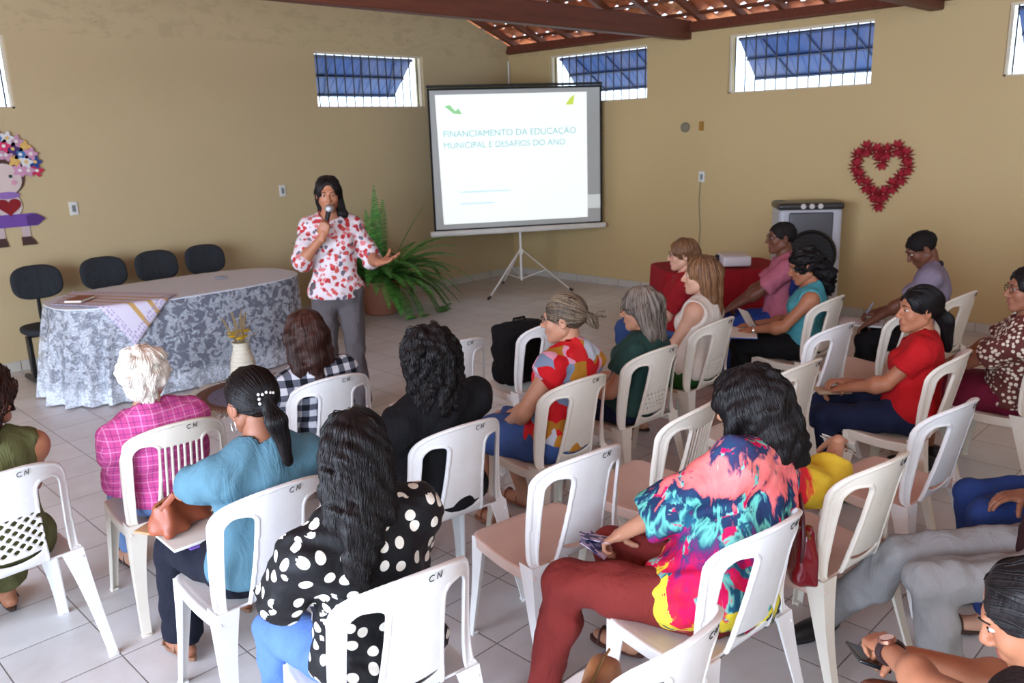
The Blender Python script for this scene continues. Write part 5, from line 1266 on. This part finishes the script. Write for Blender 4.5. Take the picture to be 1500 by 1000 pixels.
m.build('louvres', plain('cooler_louvre', (46, 46, 48), .5), gr)
for q in (-.08, 0, .08): m = MB(); m.lathe([(.026, 0), (.024, .02), (.001, .022)], n=14); Q = np.array(m.v); m.v = [(p[0] + q, -.205 - p[2], 1.153 + p[1]) for p in Q]; m.build('knob', plain('cooler_knob', (210, 206, 204), .3), ac)
for sx in (-1, 1):
    for sy in (-1, 1): MB().tube([(sx * .24 - .012, sy * .14, .03), (sx * .24 + .012, sy * .14, .03)], .03, 14).build('caster', M_steel, ac)
MB().rbox((-.24, .12, 1.16), (.12, .12, .06), .02).build('water_inlet', plain('cooler_teal', (70, 110, 116), .4), ac)
# ---- red-clothed side table with projector
rt_ = thing('side_table', 'small side table hidden under a red cloth by the pink polo man', 'table', (6.38, 3.80, 0), math.radians(-38))
MB().rbox((0, 0, .725), (1.0, .6, .03), .005, seg=1).build('tabletop', M_wood, rt_)
for sx in (-1, 1):
    for sy in (-1, 1): MB().rbox((sx * .42, sy * .24, .355), (.045, .045, .71), .005, seg=1).build('leg', M_wood, rt_)
m = MB(); n = 96; rings = []
for z, e in ((.746, -.3), (.746, .01), (.735, .02), (.5, .03), (.25, .035), (.02, .04)):
    ring = []
    for k in range(n):
        t = 2 * PI * k / n; x, y = sup(.52, .32, 7, t); d = max(0, (.735 - z)); w = .02 * d * math.sin(t * 22)
        sc1 = 1 + e if e < 0 else 1; ring.append((x * sc1 + (e + w if e > 0 else 0) * math.cos(t), y * sc1 + (e + w if e > 0 else 0) * math.sin(t), z))
    rings.append(ring)
V = sum(rings, []); F = [(i * n + k, i * n + (k + 1) % n, (i + 1) * n + (k + 1) % n, (i + 1) * n + k) for i in range(len(rings) - 1) for k in range(n)] + [tuple(range(n))]
m.add(V, F); o = m.build('red_tablecloth', cloth('red_table_cloth', (146, 18, 30))); o.location = (6.38, 3.80, 0.006); o.rotation_euler = (0, 0, math.radians(-38)); tag(o, 'deep red cloth covering the side table under the projector', 'tablecloth')
pj_ = thing('projector', 'white projector on the red-clothed side table, with grey vents', 'projector', (6.42, 3.66, .755), math.radians(40))
MB().rbox((0, 0, .055), (.30, .24, .09), .02).build('case', plain('projector_white', (206, 202, 204), .4), pj_)
m = MB(); 
for k in range(6): m.box((-.09 + .036 * k, -.122, .05), (.018, .006, .05))
m.build('vents', plain('projector_vent', (70, 64, 70), .6), pj_)
m = MB(); m.lathe([(.032, 0), (.034, .03), (.026, .03), (.001, .02)], n=20); P_ = np.array(m.v); m.v = [(p[0] + .07, .12 + p[2], .055 + p[1]) for p in P_]; m.build('lens', plain('lens_glass', (20, 24, 40), .1), pj_)
# ================================================================== THINGS HELD OR CARRIED
def wpt(pk, p):   # point in a person's frame -> world
    r = P[pk]['root']; h = r.rotation_euler[2]; c, s_ = math.cos(h), math.sin(h)
    return T3(r.location[0] + c * p[0] - s_ * p[1], r.location[1] + s_ * p[0] + c * p[1], p[2])
def at_person(name, lab, cat, pk, p, rz=0): return thing(name, lab, cat, tuple(wpt(pk, p)), P[pk]['root'].rotation_euler[2] + rz)
# microphone in the speaker's right hand
W, Rr = P['speaker']['hands'][1]; g0 = W + Rr @ T3(-.004, .070, -.030)
mc = at_person('microphone', 'silver-headed handheld microphone held to the speaker\'s mouth', 'microphone', 'speaker', g0)
hd_ = P['speaker']['hc'] + T3(0, .125, -.085); ax_ = nrm(hd_ - g0)
m = MB(); m.tube([-ax_ * .11, ax_ * .09], [.012, .017], 14); m.build('handle', plain('mic_black', (22, 22, 24), .35), mc)
m = MB(); pts = [ax_ * (.09 + t) for t in (0, .008, .022, .036, .046, .052)]; m.tube(pts, [.019, .026, .030, .027, .018, .004], 16); m.build('grille', plain('mic_silver', (186, 188, 190), .3, bump=.6, bscale=400, Metallic=.8), mc)
# teal woman's brown bag, folder and phone on her lap
def bag(t, w, h, d, mat, strap=True, hm=None):
    s = SDF(); s.ops.append(('+', lambda Q: smax(smax(np.abs(Q[..., 0]) - w / 2 * (1 - .25 * (Q[..., 2] / h)), np.abs(Q[..., 1]) - d / 2 * (1 - .55 * (Q[..., 2] / h)), .03), np.abs(Q[..., 2] - h / 2) - h / 2, .03), T3(-w / 2 - .01, -d / 2 - .01, -.01), T3(w / 2 + .01, d / 2 + .01, h + .01), .01)); s.warp(wrinkle(.003, 3)); v, f = s.grid(.008)
    qmesh('body', [(relax(v, f, 1), f)], mat, t)
    m = MB(); m.tube([(-w * .45, 0, h * .92), (-w * .2, 0, h * 1.01), (w * .2, 0, h * 1.01), (w * .45, 0, h * .92)], .004, 6); m.build('zip', plain('brass', (160, 130, 80), .3, Metallic=.9), t)
    if strap: m = MB(); m.tube([(-w * .4, -.01, h * .8), (-w * .3, -.05, h * 1.2), (0, -.06, h * 1.32), (w * .3, -.05, h * 1.2), (w * .4, -.01, h * .8)], .006, 6, flat=2.); m.build('strap', hm or mat, t)
M_tan = plain('tan_leather', (146, 74, 46), .42, bump=.2, bscale=120)
t = at_person('papers', 'thin stack of white and lilac papers on the teal woman\'s lap', 'papers', 'teal', (-.08, .20, .566)); MB().rbox((0, 0, 0), (.30, .21, .010), .001, seg=1).build('sheets', plain('paper_white', (230, 226, 216), .8), t); MB().rbox((.03, -.03, -.008), (.26, .18, .004), .001, seg=1).build('purple_folder', plain('purple_card', (104, 70, 170), .5), t)
t = at_person('handbag', 'tan leather handbag on the lap of the woman in teal', 'handbag', 'teal', (-.13, .27, .574), .5); bag(t, .26, .13, .13, M_tan)
t = at_person('phone', 'tan phone case lying on the teal woman\'s knee', 'phone', 'teal', (-.20, .33, .556), .5); MB().rbox((0, 0, 0), (.075, .15, .010), .003).build('case', plain('tan_case', (176, 132, 92), .6), t)
# backpack on chair J
t = thing('backpack', 'black backpack propped upright on an empty front-row chair', 'backpack', (3.53, 3.46, .435), math.radians(-8))
s = SDF(); s.ops.append(('+', lambda Q: smax(smax(np.abs(Q[..., 0]) - .165, np.abs(Q[..., 1] + .02 * Q[..., 2]) - .10, .05), np.abs(Q[..., 2] - .19) - .185, .06), T3(-.18, -.13, 0), T3(.18, .13, .45), .01)); s.ell((0, .10, .15), (.12, .05, .12), k=.02); s.warp(wrinkle(.004, 8)); v, f = s.grid(.01); qmesh('body', [(relax(v, f, 1), f)], black, t)
m = MB(); m.tube([(-.05, 0, .37), (-.04, 0, .40), (.04, 0, .40), (.05, 0, .37)], .008, 6); m.build('handle', black, t)
for q in (-1, 1): m = MB(); m.tube([(q * .07, -.10, .35), (q * .09, -.15, .27), (q * .10, -.13, .12), (q * .12, -.10, .05)], .012, 6, flat=.4); m.build('strap', black, t)
# tie-dye woman: leaflet in left hand; white paper in right hand
W, Rr = P['tie']['hands'][-1]
t = at_person('leaflet', 'folded lilac printed leaflet in the tie-dye woman\'s left hand', 'leaflet', 'tie', W + Rr @ T3(0, .10, -.005), .5)
def leaf_mat():
    m = N('printed_leaflet'); co = m.coord(); m.bsdf(m.mix(m.ramp(m.noise(co, 30, 3), [(.5, (0, 0, 0)), (.54, (1, 1, 1))]), lin(206, 198, 226), lin(70, 70, 120)), .7); return m.m
MB().box((0, .02, .0), (.15, .10, .002), rotm(.5, .2, 0)).box((.01, .03, .02), (.13, .10, .002), rotm(.2, .3, .3)).build('folded_sheet', leaf_mat(), t, smooth=False)
W, Rr = P['tie']['hands'][1]
t = at_person('paper_sheet', 'white folded paper beyond the tie-dye woman\'s yellow right cuff', 'paper', 'tie', W + Rr @ T3(0, .10, -.02), .2); MB().box((0, 0, 0), (.09, .13, .002), rotm(.3, .5, 0)).box((.0, .0, .012), (.08, .12, .002), rotm(.2, .7, .1)).build('folded_sheet', plain('paper_white', (230, 226, 216), .8), t, smooth=False)
# red handbag hung on chair X
t = thing('handbag', 'dark red patent handbag with round handle hanging beside the tie-dye woman\'s chair', 'handbag', (2.46, 1.12, .45), math.radians(40)); bag(t, .24, .20, .09, plain('dark_red_patent', (110, 16, 26), .2), strap=False)
m = MB(); m.tube([(.11 * math.cos(a), .02, .16 + .15 * math.sin(a)) for a in np.linspace(-.5, PI + .5, 22)], .007, 8); m.build('handle', plain('maroon_leather', (72, 20, 28), .35), t)
# turquoise woman: blue notebook and papers ; watch
t = at_person('notebook', 'open notebook with blue cover on the turquoise woman\'s lap', 'book', 'turq', (-.10, .34, .575), .1); MB().box((0, 0, .0), (.30, .22, .006)).build('cover', plain('blue_cover', (48, 78, 160), .5), t, smooth=False); MB().box((0, 0, .006), (.29, .21, .006)).build('pages', plain('paper_white', (230, 226, 216), .8), t, smooth=False)
t = at_person('papers', 'white sheets held upright by the woman in turquoise', 'papers', 'turq', (-.04, .30, .66), .1); MB().box((0, 0, 0), (.20, .002, .15), rotm(-.5, .1, .3)).build('sheets', plain('paper_white', (230, 226, 216), .8), t, smooth=False); MB().box((.07, -.02, -.01), (.10, .004, .10), rotm(-.5, .1, .3)).build('dark_cover', plain('dark_brown_card', (62, 46, 42), .6), t, smooth=False)
def wrist(pk, q, name, mat, face=None):
    E, W, a = P[pk]['J'][q]; c = W + (E - W) * .12; d = nrm(E - W); R_ = frame(d, a.get('back', (0, .3, 1.))); m = MB(); m.tube([c + R_ @ T3(.031 * math.cos(t_), 0, .029 * math.sin(t_)) for t_ in np.linspace(0, 2 * PI, 25)], .006, 6, flat=1.6, cap=False); o = m.build(name, mat, P[pk]['root'])
    if face is not None:
        m = MB(); m.lathe([(.021, 0), (.021, .008), (.018, .010), (.001, .010)], n=24); Q = np.array(m.v); m.v = [tuple(c + R_ @ T3(p[0], p[1], p[2] + .028)) for p in Q]; fo = m.build('watch_case', plain('rose_gold', (190, 140, 120), .2, Metallic=.9), o)
        m = MB(); m.lathe([(.017, .0102), (.001, .0108)], n=24, cap=False); Q = np.array(m.v); m.v = [tuple(c + R_ @ T3(p[0], p[1], p[2] + .028)) for p in Q]; m.build('watch_dial', face, fo)
wrist('turq', -1, 'bracelet', plain('silver_metal', (200, 200, 200), .2, Metallic=.9))
wrist('watch', -1, 'wristwatch', plain('dark_strap', (50, 34, 36), .4), plain('watch_face', (222, 196, 186), .3))
# man writing: notebook + pen
t = at_person('notebook', 'white notepad on the knee of the man in the lavender polo', 'notepad', 'lav', (.02, .38, .572)); MB().rbox((0, 0, 0), (.21, .28, .012), .002, seg=1).build('pages', plain('pad_white', (214, 212, 216), .8), t)
W, Rr = P['lav']['hands'][1]; t = at_person('pen', 'pale blue pen in the writing man\'s hand', 'pen', 'lav', W + Rr @ T3(-.02, .085, -.02)); m = MB(); m.tube([(0, .03, -.05), (0, -.04, .11)], .0045, 8); m.build('barrel', plain('pale_blue_plastic', (150, 170, 200), .3), t)
# red T-shirt woman: tan wallet
t = at_person('wallet', 'beige cloth wallet held by the young woman in the red T-shirt', 'wallet', 'red', (.02, .31, .572), .4); MB().rbox((0, 0, 0), (.09, .17, .02), .006).build('body', plain('beige_cloth', (170, 142, 112), .8), t)
# dark green woman: phone
t = at_person('phone', 'dark phone held up by the woman in dark green', 'phone', 'green', (-.20, .30, .70), .2); MB().rbox((0, 0, 0), (.075, .010, .15), .004, R=rotm(-.5, 0, 0)).build('case', plain('phone_dark', (30, 44, 40), .3), t); MB().box((0, .008, .003), (.066, .002, .135), rotm(-.5, 0, 0)).build('screen', plain('phone_screen', (70, 90, 86), .15), t, smooth=False)
# green bag on chair L visible through its back
# watch woman: brown bag and phone
t = at_person('handbag', 'brown leather handbag with gold fittings under the crossed wrists, bottom right', 'handbag', 'watch', (.06, .44, .50), -.3); bag(t, .30, .09, .20, plain('chestnut_leather', (112, 58, 34), .35, bump=.2))
t = at_person('phone', 'black phone under the fingers of the woman with the wristwatch', 'phone', 'watch', (.04, .60, .575), -.5); MB().rbox((0, 0, 0), (.08, .15, .011), .004, R=rotm(-.3, .3, 0)).build('case', plain('black_phone', (20, 24, 26), .25), t)
# pearl clip and gold clip are parts of the hair
def clip(pk, pts, mat, name, r=.006):
    m = MB()
    for p in pts: m.lathe([(.001, -r), (r * .8, -r * .6), (r, 0), (r * .8, r * .6), (.001, r)], P[pk]['hc'] + P[pk]['Rh'] @ (T3(*p) * P[pk]['hs']), 10)
    m.build(name, mat, P[pk]['root'])
clip('teal', [(-.030, -.116, .042), (-.018, -.122, .040), (-.004, -.124, .044), (.010, -.124, .040), (.022, -.121, .036), (-.030, -.117, .026), (-.030, -.117, .010)], plain('pearl', (232, 228, 222), .2), 'pearl_hair_clip', .0055)
clip('dots', [(.0, -.152, -.10), (.014, -.152, -.105), (.026, -.150, -.10), (.006, -.154, -.115), (.018, -.154, -.117)], plain('gold_clip', (170, 140, 90), .25, Metallic=.9), 'gold_hair_clip', .006)
m = MB(); c = P['teal']['hc'] + P['teal']['Rh'] @ (T3(-.088, -.02, -.065) * .95); m.tube([c + T3(0, .018 * math.sin(a), .022 * math.cos(a)) for a in np.linspace(0, 2 * PI, 20)], .0014, 6, cap=False); m.build('hoop_earring', plain('silver_metal', (200, 200, 200), .2), P['teal']['root'])

t = thing('handbag', 'brown leather bag peeking up at the bottom edge, left of the cut-off chair rail', 'handbag', (1.42, 1.16, .425), .4); bag(t, .30, .17, .14, plain('camel_leather', (140, 92, 56), .45, bump=.2), strap=False)

m = MB(); r_ = P['jeans']; kn = r_['K'][-1][1]
for i, (dx, L_) in enumerate(((-.035, .05), (-.02, .06), (-.002, .045), (.012, .06), (.030, .05))):
    c = kn + T3(dx, -.06, .068 - 3 * dx * dx); m.tube([c + T3(0, -L_ / 2, 0), c + T3(.004, 0, .003), c + T3(0, L_ / 2, -.002)], .0035, 6)
m.build('pale_marks', plain('pale_thread', (206, 210, 224), .8), r_['root'])
